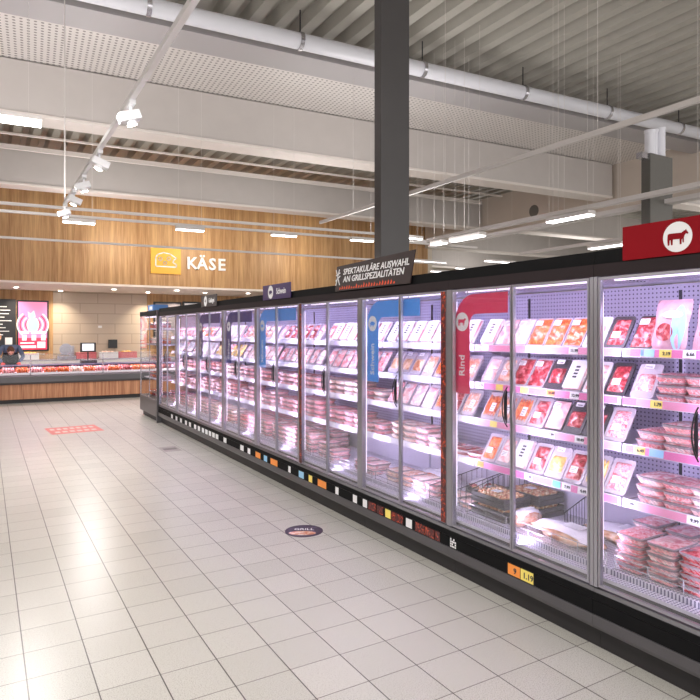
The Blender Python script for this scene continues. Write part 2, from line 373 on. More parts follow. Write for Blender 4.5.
# ------------------------------------------------------------------ lamps
def led_bar(name, label, loc, L, rz, group, W=.09, power=0):
    t = thing(name, label, 'lamp', loc, rz, group)
    MB().box(-L/2, L/2, -W/2, W/2, 0, .05).build('housing', rail_m, t, bevel=.004)
    MB().box(-L/2+.01, L/2-.01, -W/2+.008, W/2-.008, -.015, -.0005).build('diffuser', lamp_on, t)
    for s in (-1, 1): MB().cyl((s*L*.4, 0, .05), (s*L*.4, 0, 6.39-loc[2]), .002, 5).build('suspension_wire', rail_m, t)
    return t
bars = [((64+94)/2, 222.5, 'first'), (190, 230, 'second'), (284, 235.5, 'third'), (362, 240.5, 'fourth')]
for px, py, w in bars:
    d = F*1.5/(HOR-py); r = d*(px-350)/F
    led_bar('led_batten', f'short lit LED batten in front of the oak wall, {w} from the left', (d*SA+r*CA, d*CA-r*SA, H+1.5), .42, TB, 'short LED battens before the oak wall')
def trunk_x(yy, z, x0, x1, lab, xc=0):
    o = MB().box(x0, x1, -.018, .018, 0, .035).build('lighting_trunking', rail_m, loc=(xc, yy, z)); o.rotation_euler = (0, 0, TB); return tag(o, lab, 'trunking')
trunk_x(8.62, 3.32, -9, 5.5, 'uppermost of three thin white trunking lines crossing the oak wall')
trunk_x(9.3, 3.34, -9, 8, 'middle one of three thin white trunking lines crossing the oak wall')
trunk_x(11.45, 3.28, -9, 9, 'lowest of three thin trunking lines, passing over the yellow cheese sign')
def trunk_y(X, z, y0, y1, lab, w=.05, nwire=4):
    t = thing('lighting_trunking', lab, 'trunking', (X, y0, z))
    MB().box(-w/2, w/2, 0, y1-y0, 0, .055).build('rail', rail_m, t, bevel=.004)
    for k in range(nwire):
        yy = (y1-y0)*(k+.5)/nwire
        MB().cyl((0, yy, .055), (0, yy, 6.39-z), .0025, 5).build('suspension_rod', rail_m, t)
    return t
trunk_y(5.17, 3.7, .5, y_at(320, 5.17), 'thin white lamp trunking passing behind the tall dark column', .035)
trunk_y(6.5, 3.3, 1.0, y_at(428, 6.5), 'white lamp trunking over the far aisle carrying the lit battens', .1)
trunk_y(7.05, 3.3, 1.0, y_at(432, 7.05), 'broad white cable tray right beside the batten trunking', .16)
trunk_y(9.2, 3.3, 3.0, y_at(520, 9.2), 'white lamp trunking furthest to the right, lowest in view', .08)
for (pa, pb, X, w) in ((549, 592, 6.42, 'brightest lit long batten hanging right of the round girder hole'), (452, 483, 6.42, 'lit long batten hanging left of the round girder hole'), (590, 624, 9.1, 'lit long batten hanging just left of the red cow sign'), (433, 445, 6.42, 'small far lit batten next to the white shelf of lights')):
    ya, yb = y_at(pb, X), y_at(pa, X)
    led_bar('led_batten', w, (X, (ya+yb)/2, 3.22), yb-ya, PI/2, 'long lit battens over the far aisle', .14)
# far suspended battens, right of the wood wall
for k, (px, py) in enumerate(((400, 237), (405, 241), (445, 272), (470, 269), (430, 262), (500, 262))):
    d = F*1.7/(HOR-py); r = d*(px-350)/F
    led_bar('led_batten', f'tiny distant white batten above the cold cabinets, {["first", "second", "third", "fourth", "fifth", "sixth"][k]} of the far cluster', (d*SA+r*CA, d*CA-r*SA, H+1.7), 1.0, 0, 'tiny distant battens', .07)
# left bright strip light (top left corner) and a pair over the aisle
led_bar('led_batten', 'wide bright strip light in the upper left corner', (-.12, 8.75, 4.4), 1.5, TB, None, .3)
# spot track along the aisle
TX = .837; ty0, ty1 = 3.9, y_at(68, TX)*1.0
d_end = F*1.52/(HOR-206); ty1 = (d_end - TX*SA)/CA
track = thing('spotlight_track', 'thin white spotlight track hanging over the left aisle', 'track', (TX, ty0-1.5, 3.3))
MB().box(-.017, .017, 0, ty1-ty0+1.5, 0, .034).build('rail', mat('track_white', (.82, .8, .8), .35), track)
MB().cyl((0, ty1-ty0+1.46, .034), (0, ty1-ty0+1.46, 3.09), .006, 6).build('suspension_rod', rail_m, track)
MB().cyl((0, .5, .034), (0, .5, 3.09), .006, 6).build('suspension_rod', rail_m, track)
for k, (py, w) in enumerate(((117, 'nearest the viewer'), (163, 'second from the front'), (186, 'third from the front'), (200, 'fourth from the front'), (213, 'at the far end of the track'))):
    d = F*1.42/(HOR-py); yy = min((d-TX*SA)/CA, ty1-.02)
    t = thing('track_spotlight', f'white track spotlight over the left aisle, {w}', 'spotlight', (TX, yy, 3.3), 0, 'spotlights on the hanging track')
    MB().box(-.02, .02, -.06, .06, -.03, -.001).build('adapter', white_plastic, t)
    MB().cyl((0, 0, -.03), (0, 0, -.08), .01, 8).build('arm', white_plastic, t)
    s = 1 if k % 2 else -1
    HMx = Matrix.Translation((.01*s, 0, -.1)) @ Matrix.Rotation(.35*s, 4, 'Y')
    MB().box(-.07, .07, -.045, .045, -.03, .03, 0, HMx).build('lamp_head', white_plastic, t, bevel=.006)
    MB().cyl((0, 0, -.03), (0, 0, -.055), .036, 16, 0, M=HMx).build('bezel', white_plastic, t)
    MB().cyl((0, 0, -.0551), (0, 0, -.058), .031, 16, 0, M=HMx).build('lens', spot_on, t)
# ------------------------------------------------------------------ counter area
CX0, CX1, CY = -3.0, 10.0, 17.35
ct = thing('service_counter', 'long oak fronted meat counter with dark band and glass screen', 'counter', (CX0, CY, 0))
L = CX1-CX0
MB().box(0, L, .06, 1.1, 0, .1).build('plinth', kick_m, ct)
MB().box(0, L, 0, 1.15, .1, .47).build('front_panel', counter_wood, ct)
MB().prism([(0, -.04, .47), (0, -.08, .52), (0, -.08, .66), (0, -.02, .7), (0, 1.15, .7), (0, 1.15, .47)], (L, 0, 0)).build('bumper_band', case_grey, ct)
MB().box(0, L, .05, 1.1, .7, .72).build('display_deck', tray_white, ct)
MB().prism([(0, 1.0, .72), (0, 1.0, .9), (0, .62, .9), (0, .62, .915), (0, 1.15, .915), (0, 1.15, .72)], (L, 0, 0)).build('rear_worktop', mat('navy_edge', (.12, .12, .2), .4), ct)
MB().box(0, L, .0, .012, .7, 1.2).build('front_glass', glass, ct)
MB().box(0, L, .0, .45, 1.2, 1.212).build('top_glass', glass, ct)
for k in range(8): MB().cyl((.6+k*1.7, .03, .7), (.6+k*1.7, .03, 1.2), .015, 8).build('glass_post', steel, ct)
fill = ['mince', 'pork', 'beef', 'poultry', 'marinated', 'sausage']; fw = {'mince': 'minced meat', 'pork': 'pink pork cuts', 'beef': 'dark beef', 'poultry': 'pale poultry', 'marinated': 'orange marinated meat', 'sausage': 'sausages', 'curry': 'yellow marinated meat', 'ham': 'pink ham', 'roast': 'brown roast', 'spare_rib': 'glazed ribs'}
ORD = ['first', 'second', 'third', 'fourth', 'fifth', 'sixth', 'seventh', 'eighth', 'ninth', 'tenth', 'eleventh', 'twelfth', 'thirteenth', 'fourteenth', 'fifteenth', 'sixteenth', 'seventeenth', 'eighteenth', 'nineteenth', 'twentieth']
tp = {}
def platter(kind):
    if kind not in tp:
        t = thing('meat_platter', '', '')
        MB().box(-.15, .15, -.2, .2, 0, .02).build('tray', tray_white, t)
        m = MB()
        for q in range(5): m.ball(((q-2)*.055, random.uniform(-.02, .02), .05), .036, .19, .05, seed=q+len(kind), amp=.5, n=6)
        m.build('cuts', MATS[kind], t); tp[kind] = t; return t
    return copy_tree(tp[kind])
for row, (yy, zz, rw) in enumerate(((.25, .72, 'front'), (.68, .72, 'rear'))):
    for k in range(14):
        kind = random.choice(fill); t = platter(kind); t.location = (-.1+k*.31, CY+yy-.02, zz); t.scale = (1, .9, 1.5)
        tag(t, f'platter of {fw[kind]} in the service counter, {ORD[k]} from left in the {rw} row', 'platter', 'meat platters in the service counter')
# rear worktop along the wall
rc = thing('rear_cabinet', 'low white back cabinet along the tiled wall', 'cabinet', (CX0, WY-.65, 0))
MB().box(0, L, 0, .6, 0, .86).build('body', tray_white, rc)
MB().box(-.01, L, -.02, .62, .86, .9).build('worktop', steel, rc, bevel=.004)
# downlights in the soffit
for k, (px, py) in enumerate(((16, 287), (60, 291), (114, 289), (148, 292), (177, 290), (205, 292.5), (248, 293))):
    d = F*(3.1-H)/(HOR-py); r = d*(px-350)/F; X, Y = d*SA+r*CA, min(d*CA-r*SA, WY-.3)
    t = thing('downlight', f'small round recessed downlight in the soffit, {ORD[k]} from the left', 'downlight', (X, Y, 3.1), 0, 'soffit downlights')
    MB().cyl((0, 0, -.012), (0, 0, -.0005), .09, 20).build('ring', white_plastic, t)
    MB().cyl((0, 0, -.018), (0, 0, -.0125), .065, 20).build('lens', spot_on, t)
# wall screens
def wall_rect(px0, px1, py0, py1, Y):
    xa, xb = x_at(px0, Y), x_at(px1, Y); d = ((xa+xb)/2)*SA+Y*CA
    return xa, xb, H+(HOR-py1)*d/F, H+(HOR-py0)*d/F
xa, xb, za, zb = wall_rect(16.5, 48.5, 300.5, 351, WY)
sc_pink = mat('screen_pink', (.6, .12, .3), .3, emit=.5, ecol=(.95, .32, .5)); sc_red = mat('screen_red', (.6, .02, .06), .3, emit=.4, ecol=(.9, .06, .14)); sc_wht = mat('screen_white', (.5, .55, .6), .3, emit=.5, ecol=(.85, .95, 1)); sc_cyan = mat('screen_pale_cyan', (.3, .5, .55), .3, emit=.4, ecol=(.5, .85, .9))
scn = thing('wall_screen', 'lit pink and red advertising screen on the wood wall behind the counter', 'screen', (xa, WY-.1, za))
W_, H_ = xb-xa, zb-za
MB().box(0, W_, 0, .075, 0, H_).build('housing', black_plastic, scn, bevel=.005)
b_ = .05
MB().box(b_, W_-b_, -.004, 0, b_, H_-b_).build('panel', sc_pink, scn)
g_ = MB()
Mx = FY(W_/2, -.005, H_*.52)
for r in (.22, .3, .38, .46):
    for sgn in (0, PI):
        a = [sgn-.9+1.8*i/14 for i in range(15)]
        g_.plate([(r*math.cos(t), r*math.sin(t)) for t in a]+[((r-.035)*math.cos(t), (r-.035)*math.sin(t)) for t in reversed(a)], .002, 0 if r in (.22, .38) else 1, Mx)
g_.build('arc_graphic', [sc_red, sc_wht], scn)
g_ = MB(); g_.plate(circ(0, 0, .18, 24, .25), .003, 0, Mx).plate([(-.12, .22), (-.15, .42), (-.06, .36), (.03, .46), (.08, .25)], .003, 0, Mx).build('centre_graphic', sc_cyan, scn)
g_ = MB().box(b_, W_-b_, -.008, -.0055, b_, .42).build('red_footer', sc_red, scn)
g_ = MB()
for i in range(3): g_.box(.15+i*.27, .28+i*.27, -.011, -.0085, .34-.03*i*0, .52)
g_.box(.1, .5, -.011, -.0085, .24, .28).box(.1, .55, -.011, -.0085, .1, .18).box(W_-.33, W_-.1, -.011, -.0085, .1, .3); g_.box(.1, .35, -.011, -.0085, .55, .64).box(.4, W_-.1, -.011, -.0085, .55, .64)
g_.build('caption_blocks', sc_wht, scn)
xa2, xb2, za2, zb2 = wall_rect(-22, 15.8, 299, 351, WY)
mbd = thing('menu_board', 'black wall menu board with faint white lines left of the pink screen', 'board', (xa2, WY-.1, za2))
W2, H2 = xb2-xa2, zb2-za2
MB().box(0, W2, 0, .075, 0, H2).build('board', mat('chalk_black', (.02, .02, .025), .4), mbd, bevel=.005)
g_ = MB()
for i in range(9): g_.box(W2-.42-.3, W2-.3+random.uniform(-.1, .18), -.004, 0, H2-.25-i*.11, H2-.25-i*.11+.025)
g_.build('chalk_lines', white, mbd)
MB().plate(circ(0, 0, .2, 20), .003, M=FY(W2-.6, 0, .45)).build('food_picture', MATS['roast'], mbd)
MB().plate([(0, 0), (.2, 0), (.2, .22), (0, .22)], .003, M=FY(W2-.3, 0, .2)).build('white_patch', white, mbd)
for pa, pb, lab, scm in ((153, 181, 'dark wall screen on the wood wall just left above the fridge end', mat('screen_dim', (.3, .27, .3), .3)), (182, 214, 'pale wall screen on the wood wall behind the fridge tops', mat('screen_pale', (.75, .72, .74), .3, emit=.15))):
    xa, xb, za, zb = wall_rect(pa, pb, 302, 345, WY)
    o = thing('wall_screen', lab, 'screen', (xa, WY-.1, za)); MB().box(0, xb-xa, 0, .075, 0, zb-za).build('housing', black_plastic, o, bevel=.005); MB().box(.06, xb-xa-.06, -.004, 0, .06, zb-za-.06).build('panel', scm, o)
# black wall monitor and till
xa, xb, za, zb = wall_rect(108, 117, 339.5, 348, WY)
o = thing('wall_monitor', 'small black monitor mounted on the beige tiled wall', 'monitor', (xa, WY-.08, za)); MB().box(0, xb-xa, 0, .05, 0, zb-za).build('casing', black_plastic, o, bevel=.006); MB().box((xb-xa)/2-.04, (xb-xa)/2+.04, .05, .08, .08, .16).build('bracket', black_plastic, o)
o = thing('switch_plate', 'tiny white square plate on the beige tiled wall', 'switch', (x_at(100, WY), WY-.01, H+.12)); MB().box(-.06, .06, 0, .01, 0, .08).build('plate', white_plastic, o)
def till(px, py0, label, w=.4):
    Y = CY+.85; X = x_at(px, Y)
    t = thing('counter_scale', label, 'scale', (X, Y, .915))
    MB().box(-w/2, w/2, -.15, .15, 0, .09).build('base', black_plastic, t, bevel=.01)
    MB().box(-.17, .17, -.13, .12, .09, .105).build('weighing_plate', steel, t)
    MB().cyl((0, .1, .09), (0, .1, .34), .02, 10).build('pole', black_plastic, t)
    MB().box(-.2, .2, .06, .11, .3, .56).build('display', black_plastic, t, bevel=.006)
    MB().box(-.15, .15, .056, .06, .34, .53).build('screen', sc_wht, t)
till(88.5, 0, 'counter scale with white lit screen on the rear worktop')
# kitchen machine by the wall
Y = WY-.4; X = x_at(66, Y)
o = thing('slicer', 'grey steel slicing machine standing left of the counter scale', 'machine', (X, Y, .9))
MB().box(-.28, .28, -.18, .18, 0, .1).build('base', steel, o, bevel=.01); MB().cyl((0, .02, .3), (0, .06, .3), .19, 26).build('blade', steel, o); MB().box(-.25, .05, -.12, .0, .12, .16).build('carriage', alu, o); MB().box(.08, .26, .07, .17, .1, .42).build('motor', alu, o, bevel=.02)
for k, (px, w) in enumerate(((28, 'beneath the lit pink screen'), (86, 'directly behind the counter scale'), (108, 'under the black wall monitor'), (127, 'near the end of the fridge row'))):
    X = x_at(px, WY-.4)
    o = thing('worktop_crate', f'pale crate of goods on the rear cabinet {w}', 'crate', (X, WY-.4, .9), 0, 'crates on the rear cabinet')
    MB().box(-.3, .3, -.15, .15, 0, .02).box(-.3, .3, -.15, -.13, .02, .2).box(-.3, .3, .13, .15, .02, .2).box(-.3, -.28, -.13, .13, .02, .2).box(.28, .3, -.13, .13, .02, .2).build('box', tray_white if k % 2 == 0 else mat('red_crate', (.7, .15, .17), .5), o)
    m = MB()
    for q in range(7): m.ball((random.uniform(-.2, .2), random.uniform(-.06, .06), .17), .07, .06, .07, q, .4, 6)
    m.build('goods', MATS[random.choice(['poultry', 'sausage', 'curry'])], o)
# cheese sign
xa, xb, za, zb = wall_rect(150.5, 180.5, 247.5, 274, BY)
cs = thing('cheese_sign', 'yellow square wall sign with a white cheese outline', 'sign', (xa, BY-.05, za))
W_, H_ = xb-xa, zb-za
MB().box(0, W_, 0, .045, 0, H_).build('board', mat('cheese_yellow', (.86, .47, .06), .5), cs)
g_ = MB(); Mc = FY(W_/2, -.001, H_/2)
def ribbon(pts, w, mb, M, closed=True):
    n = len(pts)
    for i in range(n if closed else n-1):
        a, b = Vector(pts[i]), Vector(pts[(i+1) % n]); d = (b-a).normalized(); q = Vector((-d.y, d.x))*w/2; e = d*w*.4
        mb.plate([tuple(a-q-e), tuple(b-q+e), tuple(b+q+e), tuple(a+q-e)], .004, 0, M)
ribbon([(-.3, -.18), (-.3, .08), (-.24, .17), (-.08, .23), (.12, .2), (.3, .08), (.22, .02), (.2, -.05), (.3, -.1), (.3, -.18)], .035, g_, Mc)
for cx_, cy_, r in ((-.17, .04, .05), (.08, .06, .05), (-.03, -.07, .045)): ribbon(circ(cx_, cy_, r, 10), .025, g_, Mc)
g_.build('cheese_outline', white, cs)
xa, xb, za, zb = wall_rect(188, 225, 258.5, 271, BY)
kt = thing('wall_lettering', 'white raised letters spelling KÄSE on the oak wall', 'lettering', ((xa+xb)/2, BY-.03, (za+zb)/2))
adv = 0
for ch, dx in zip('KÄSE', (-.43, -.14, .15, .42)):
    text('letter', ch, .5, FY(dx*(xb-xa)/1.06, 0, 0), white, kt, thick=.02, bold=.012)
# ------------------------------------------------------------------ refrigerated cases
DX = 2.93; MW = 1.25; NM = 9; Y00 = 2.29-1.25
RZ = (1.684, 1.404, 1.134, .82)   # rail tops
SX = .25                           # shelf front, local
def rrect(w, d, z, n=6, r=.02, dx=0):
    out = []
    for qx, qy, a0 in ((1, 1, 0), (-1, 1, PI/2), (-1, -1, PI), (1, -1, 3*PI/2)):
        for i in range(n): a = a0+PI/2*i/(n-1); out.append((dx+qx*(w/2-r)+r*math.cos(a), qy*(d/2-r)+r*math.sin(a), z))
    return out
def make_case():
    t = thing('refrigerated_display_case', '', 'fridge')
    hw = MW/2-.001
    MB().box(.06, .88, -hw, hw, 0, .13).build('kick_plate', kick_m, t)
    MB().prism([(0, -hw, .13), (-.01, -hw, .15), (-.01, -hw, .205), (-.002, -hw, .208), (-.002, -hw, .288), (0, -hw, .29), (0, -hw, .33), (.012, -hw, .348), (.06, -hw, .355), (.06, -hw, .38), (.9, -hw, .38), (.9, -hw, .13)], (0, 2*hw, 0)).build('bumper', case_grey, t)
    MB().box(-.006, -.0021, -hw, hw, .209, .287).build('price_strip', case_black, t)
    MB().box(-.008, -.0001, -hw, hw, .291, .329).build('sill', case_black, t)
    MB().box(.06, .13, -hw, hw, .3805, .40).build('intake_grille', base_grid, t)
    MB().box(.135, .83, -hw, hw, .3805, .43).build('base_deck', base_grid, t)
    f = MB(); x = .15
    for zz in (.436, .47, .51): f.cyl((x, -hw+.02, zz), (x, hw-.02, zz), .0028, 5)
    for k in range(7): yy = -hw+.03+k*(2*hw-.06)/6; f.cyl((x, yy, .431), (x, yy, .51), .0028, 5)
    f.build('front_wire_guard', wire_light, t)
    MB().box(.83, .86, -hw, hw, .3805, 2.08).build('back_panel', back_m, t)
    u = MB()
    for s in (-1, 1): u.box(.818, .8295, min(s*hw, s*(hw-.007)), max(s*hw, s*(hw-.007)), .5, 2.04)
    u.build('shelf_upright', wire_dark, t)
    MB().box(.8, .8175, -hw+.01, hw-.01, .4305, .78).build('lower_panel', mat('plain_lilac_panel', (.56, .53, .66), .4), t)
    MB().box(.05, .9, -hw, hw, 2.09, 2.15).build('canopy', inner_white, t)
    MB().box(.2, .5, -hw+.02, hw-.02, 2.078, 2.0895).build('air_grille', grille_m, t)
    MB().cyl((.12, -hw+.05, 2.07), (.12, hw-.05, 2.07), .007, 10).build('led_tube', led, t)
    MB().box(.0, .05, -hw, hw, 2.085, 2.153).build('door_header', mat('smoked_header', (.03, .022, .024), .7, 0, spec=.15), t)
    MB().box(.01, .09, -hw, hw, 2.1535, 2.227).build('top_fascia', case_black, t)
    for s in (-1, 1):
        p = MB().box(.0, .05, s*(hw-.0125)-.012, s*(hw-.0125)+.012, .36, 2.084).build('door_post', alu, t)
        MB().cyl((.062, s*(hw-.014), .5), (.062, s*(hw-.014), 2.0), .0035, 8).build('led_strip', led, p)
    for s in (-1, 1):
        d = MB(); y0, y1 = (.003, hw-.03) if s > 0 else (-hw+.03, -.003)
        d.box(.0, .022, y0, y0+.012, .365, 2.08).box(.0, .022, y1-.012, y1, .365, 2.08).box(.0, .022, y0+.012, y1-.012, .365, .38).box(.0, .022, y0+.012, y1-.012, 2.065, 2.08)
        dd = d.build('door', alu, t)
        MB().box(.008, .014, y0+.0125, y1-.0125, .3805, 2.0645).build('glass_pane', glass, dd)
        yy = s*.032
        h = MB(); pts = []
        for i in range(13):
            q = i/12; pts.append((-.004-.034*math.sin(PI*q)**.6, yy+s*.012*math.sin(PI*q), 1.16+.26*q))
        h.tube(pts, .004, 8)
        if s > 0: h.prism([(-.006, yy, 1.18), (-.026, yy, 1.22), (-.032, yy, 1.29), (-.026, yy, 1.36), (-.006, yy, 1.40)], (0, .006, 0))
        h.build('handle', black_plastic if s > 0 else alu, dd)
    for k, z in enumerate(RZ):
        d1 = .52 if k else .46
        s = MB().box(SX+.006, .817, -hw+.012, hw-.012, z-.035, z-.018)
        for yy in (-.31, .31): s.prism([(.5, yy-.004, z-.036), (.815, yy-.004, z-.036), (.815, yy-.004, z-.1)], (0, .008, 0))
        s = s.build('shelf', shelf_m, t)
        MB().prism([(SX-.006, -hw+.005, z-.05), (SX, -hw+.005, z), (SX+.005, -hw+.005, z), (SX+.005, -hw+.005, z-.05)], (0, 2*hw-.01, 0)).build('price_rail', inner_white, s)
    return t
case0 = make_case(); cases = []
cname = ['front', 'second', 'third', 'fourth', 'fifth', 'sixth', 'seventh', 'eighth', 'last']   # from the right
cdesc = ['with stacked pink trays, cut by the right edge', 'with a red cow arch', 'with a light blue arch, below the brown grill sign', 'with no arch, left of the brown grill sign', 'with a light blue arch under the purple sign', 'with a navy arch, sixth from the right', 'with a navy arch under the small dark sign', 'eighth from the right, second from the far end', 'at the far end of the row, darkest door edge']
for k in range(NM):
    c = case0 if k == 0 else copy_tree(case0)
    c.location = (DX, Y00+MW*(k+.5), 0); tag(c, 'glass door meat fridge '+cdesc[k], 'fridge', 'row of glass door fridges'); cases.append(c)
def child(root, nm, i=0): return [q for q in root.children if q.name.split('.')[0] == nm][i]
# ------------------------------------------------------------------ packs
FLAP = {}
TILT = math.radians(33)
def lean_proto(kind, tray, parts, style):
    """flat pack leaning back, face to -X; origin at the bottom front"""
    w, h, t = .145, .225, .024
    # local frame: plane coordinates (u across, v up, n out of face)
    ex = Vector((0, -1, 0)); ey = Vector((math.sin(TILT), 0, math.cos(TILT))); off = Vector((.012, 0, .0))
    M = Fm((off.x+.02, 0, 0.012), ex, ey)
    body = MB()
    ring = lambda s, z: [(p[0], p[1]+h/2, z) for p in rrect(w*s, h*s, 0, 4, .018)]
    body.loft([ring(.9, -t/2), ring(.96, t*.2), ring(1, t*.2), ring(1, t*.3), ring(.94, t*.3)], 0, M, False)
    fill_ = MB()
    if style == 'links':
        for i in range(5):
            u = (i-2)*.024; fill_.ball((u, h/2, t*.35), .0125, h*.38, .012, i, .15, 8, 0, M)
    elif style == 'steaks':
        fill_.lump(w*.75, h*.4, .016, 3, 8, 8, .3, 0, M @ Matrix.Translation((0, h*.3, t*.3))); fill_.lump(w*.7, h*.38, .018, 7, 8, 8, .3, 0, M @ Matrix.Translation((0, h*.7, t*.3)), p=3)
    elif style == 'round':
        fill_.lump(w*.72, h*.5, .028, 5, 10, 10, .2, 0, M @ Matrix.Translation((0, h*.45, t*.3)), p=2)
    else: fill_.lump(w*.9, h*.9, .014, 2, 10, 12, .5, 0, M @ Matrix.Translation((0, h*.5, t*.3)), freq=25)
    lab = MB()
    LM = M @ Matrix.Translation((0, h*.5, t*.3+.019))
    if style == 'box': lab.plate([(-w*.44, -h*.46), (w*.44, -h*.46), (w*.44, h*.46), (-w*.44, h*.46)], .001, 0, LM); [lab.plate([(-w*.12, -h*.12+q*h*.11), (w*.1, -h*.12+q*h*.11), (w*.1, -h*.06+q*h*.11), (-w*.12, -h*.06+q*h*.11)], .0013, 1, LM) for q in range(4)]
    elif style == 'round': lab.plate([(-.03, .07), (.03, .07), (.03, .1), (-.03, .1)], .001, 0, LM); lab.plate([(-.02, .078), (.02, .078), (.02, .084), (-.02, .084)], .0013, 1, LM)
    else:
        lx, ly, lw, lh = {'steaks': (.0, -.03, .028, .022), 'links': (.03, -.02, .022, .035), 'mince': (-.02, .06, .03, .02)}[style]
        lab.plate([(lx-lw, ly-lh), (lx+lw, ly-lh), (lx+lw, ly+lh), (lx-lw, ly+lh)], .001, 0, LM)
        for q in range(3): lab.plate([(lx-lw*.8, ly-lh*.7+q*lh*.5), (lx+lw*(.2+.2*q), ly-lh*.7+q*lh*.5), (lx+lw*(.2+.2*q), ly-lh*.55+q*lh*.5), (lx-lw*.8, ly-lh*.55+q*lh*.5)], .0013, 1, LM)
    nm = {'links': 'sausage_pack', 'steaks': 'steak_pack', 'round': 'fillet_pack', 'box': 'labelled_meat_pack', 'mince': 'marinated_meat_pack'}[style]
    if parts:
        t_ = thing(nm, '', '')
        body.build('tray', tray, t_); fill_.build('filling', MATS[kind], t_); lab.build('label', [white, ink], t_)
        return t_
    o = len(body.f); body.add(fill_.v, fill_.f, 1, None, True)
    for f, mi in zip(lab.f, lab.m): pass
    body.add(lab.v, lab.f, 2); n = len(lab.m)
    for i in range(n): body.m[-n+i] = 2+lab.m[i]
    return body.build(nm, [tray, MATS[kind], white, ink])
def tray_proto(kind, tray, parts, w=.17, d=.235, h=.052, lab_m=None):
    n = 8; body = MB()
    def ribbed(sw, z, amp):
        base = rrect(d*sw, w*sw, z, n, .03); out = []
        # resample sides into ribs
        P = [];
        for i in range(len(base)):
            a, b = Vector(base[i]), Vector(base[(i+1) % len(base)]); L_ = (b-a).length; k = max(1, int(L_/.012))
            for q in range(k): P.append(a+(b-a)*q/k)
        for i, p in enumerate(P):
            s = 1+(amp if i % 2 else 0); out.append((p.x*s, p.y*s, p.z))
        return out
    body.loft([ribbed(.8, 0, .035), ribbed(.95, h*.85, .035), ribbed(1, h*.86, 0), ribbed(1, h*.92, 0), ribbed(.93, h*.92, 0)], 0, None, False)
    fill_ = MB().lump(d*.9, w*.9, .006, 3, 10, 8, .5, 0, Matrix.Translation((0, 0, h*.925)), freq=22)
    lab = MB().plate([(-.05, -.03), (-.01, -.03), (-.01, .03), (-.05, .03)], .001, 0, Matrix.Translation((0, 0, h-.0015))).plate([(-.042, -.02), (-.03, -.02), (-.03, .02), (-.042, .02)], .0012, 1, Matrix.Translation((0, 0, h-.0015)))
    # coloured meat seen through the side wall
    side = MB().loft([ribbed(.815, .006, .04), ribbed(.93, h*.62, .04)], 0, None, False, False)
    nm = {'ham': 'ham', 'beef': 'beef', 'marinated': 'marinated_meat'}.get(kind, kind)+'_tray'
    if parts:
        t_ = thing(nm, '', ''); body.build('tray', tray, t_); fill_.build('filling', MATS[kind], t_); side.build('side_filling', MATS[kind], t_); lab.build('label', [lab_m or white, ink], t_); return t_
    body.add(fill_.v, fill_.f, 1, None, True); body.add(side.v, side.f, 1); k = len(lab.m); body.add(lab.v, lab.f, 2)
    for i in range(k): body.m[-k+i] = 2+lab.m[i]
    return body.build(nm, [tray, MATS[kind], lab_m or white, ink])
def bag_proto(kind, accent, parts):
    t_ = thing('meat_bag', '', ''); w, h = .2, .3
    ey = Vector((math.sin(.28), 0, math.cos(.28))); M = Fm((.05, 0, .002), (0, -1, 0), ey)
    b = MB()
    for sg in (1, -1):
        vs = []; nx, ny = 12, 14
        for j in range(ny+1):
            for i in range(nx+1):
                u, v = 2*i/nx-1, 2*j/ny-1
                e = ((1-u*u)*(1-v*v)) ** .5 if abs(u) < 1 and abs(v) < 1 else 0
                vs.append((u*w/2*(1-.04*math.cos(v*5)), (v+1)*h/2, sg*.04*e*(1+.25*noise.noise(Vector((u*3, v*4, 1))))))
        fs = [(j*(nx+1)+i, j*(nx+1)+i+1, (j+1)*(nx+1)+i+1, (j+1)*(nx+1)+i) for j in range(ny) for i in range(nx)]
        b.add(vs, fs, 0, M, True)
    b.build('bag', mat('bag_print_'+kind, (.8, .42, .5), .3, coat=.4, noise_amt=.4, nscale=28), t_)
    def bulge(x, y): 
        u, v = x/(w/2), y/(h/2)-1; return .044*math.sqrt(max(0, (1-u*u)*(1-v*v)))+.003
    def patch(cx_, cy_, rx, ry, n=20):
        vs = [(cx_, cy_, bulge(cx_, cy_)+.002)]
        for i in range(n): x, y = cx_+rx*math.cos(2*PI*i/n), cy_+ry*math.sin(2*PI*i/n); vs.append((x, y, bulge(x, y)+.002))
        return vs, [(0, i+1, (i+1) % n+1) for i in range(n)]
    v, f = patch(-.01, .1, .05, .05); MB().add(v, f, 0, M).build('meat_window', MATS[kind], t_)
    v, f = patch(.02, .2, .055, .022); MB().add(v, f, 0, M).build('brand_patch', white, t_)
    v, f = patch(.06, .13, .034, .13); MB().add(v, f, 0, M).build('side_stripe', accent, t_)
    return t_
def roast_proto(kind, L_=.42, wd=.2, hh=.11):
    t_ = thing('large_meat_joint', '', '')
    MB().ball((0, 0, hh*.5), wd/2, L_/2, hh*.5, 3, .35, 12).build('meat', MATS[kind], t_)
    vs, fs = [], []; nx, ny = 8, 12
    for j in range(ny+1):
        for i in range(nx+1):
            u, v = 2*i/nx-1, 2*j/ny-1; e = max(0, 1-u*u*.7-v*v*.5)
            vs.append((u*wd*.42, v*L_*.43, hh*(.52+.56*math.sqrt(e))+.004*noise.noise(Vector((u*5, v*7, 0)))))
    MB().add(vs, [(j*(nx+1)+i, j*(nx+1)+i+1, (j+1)*(nx+1)+i+1, (j+1)*(nx+1)+i) for j in range(ny) for i in range(nx)], 0, None, True).build('wrapper', mat('milky_wrap', (.88, .85, .92), .15, coat=.8), t_)
    MB().box(-.04, .04, -.1, .02, hh*1.075, hh*1.085).build('label', white, t_)
    return t_
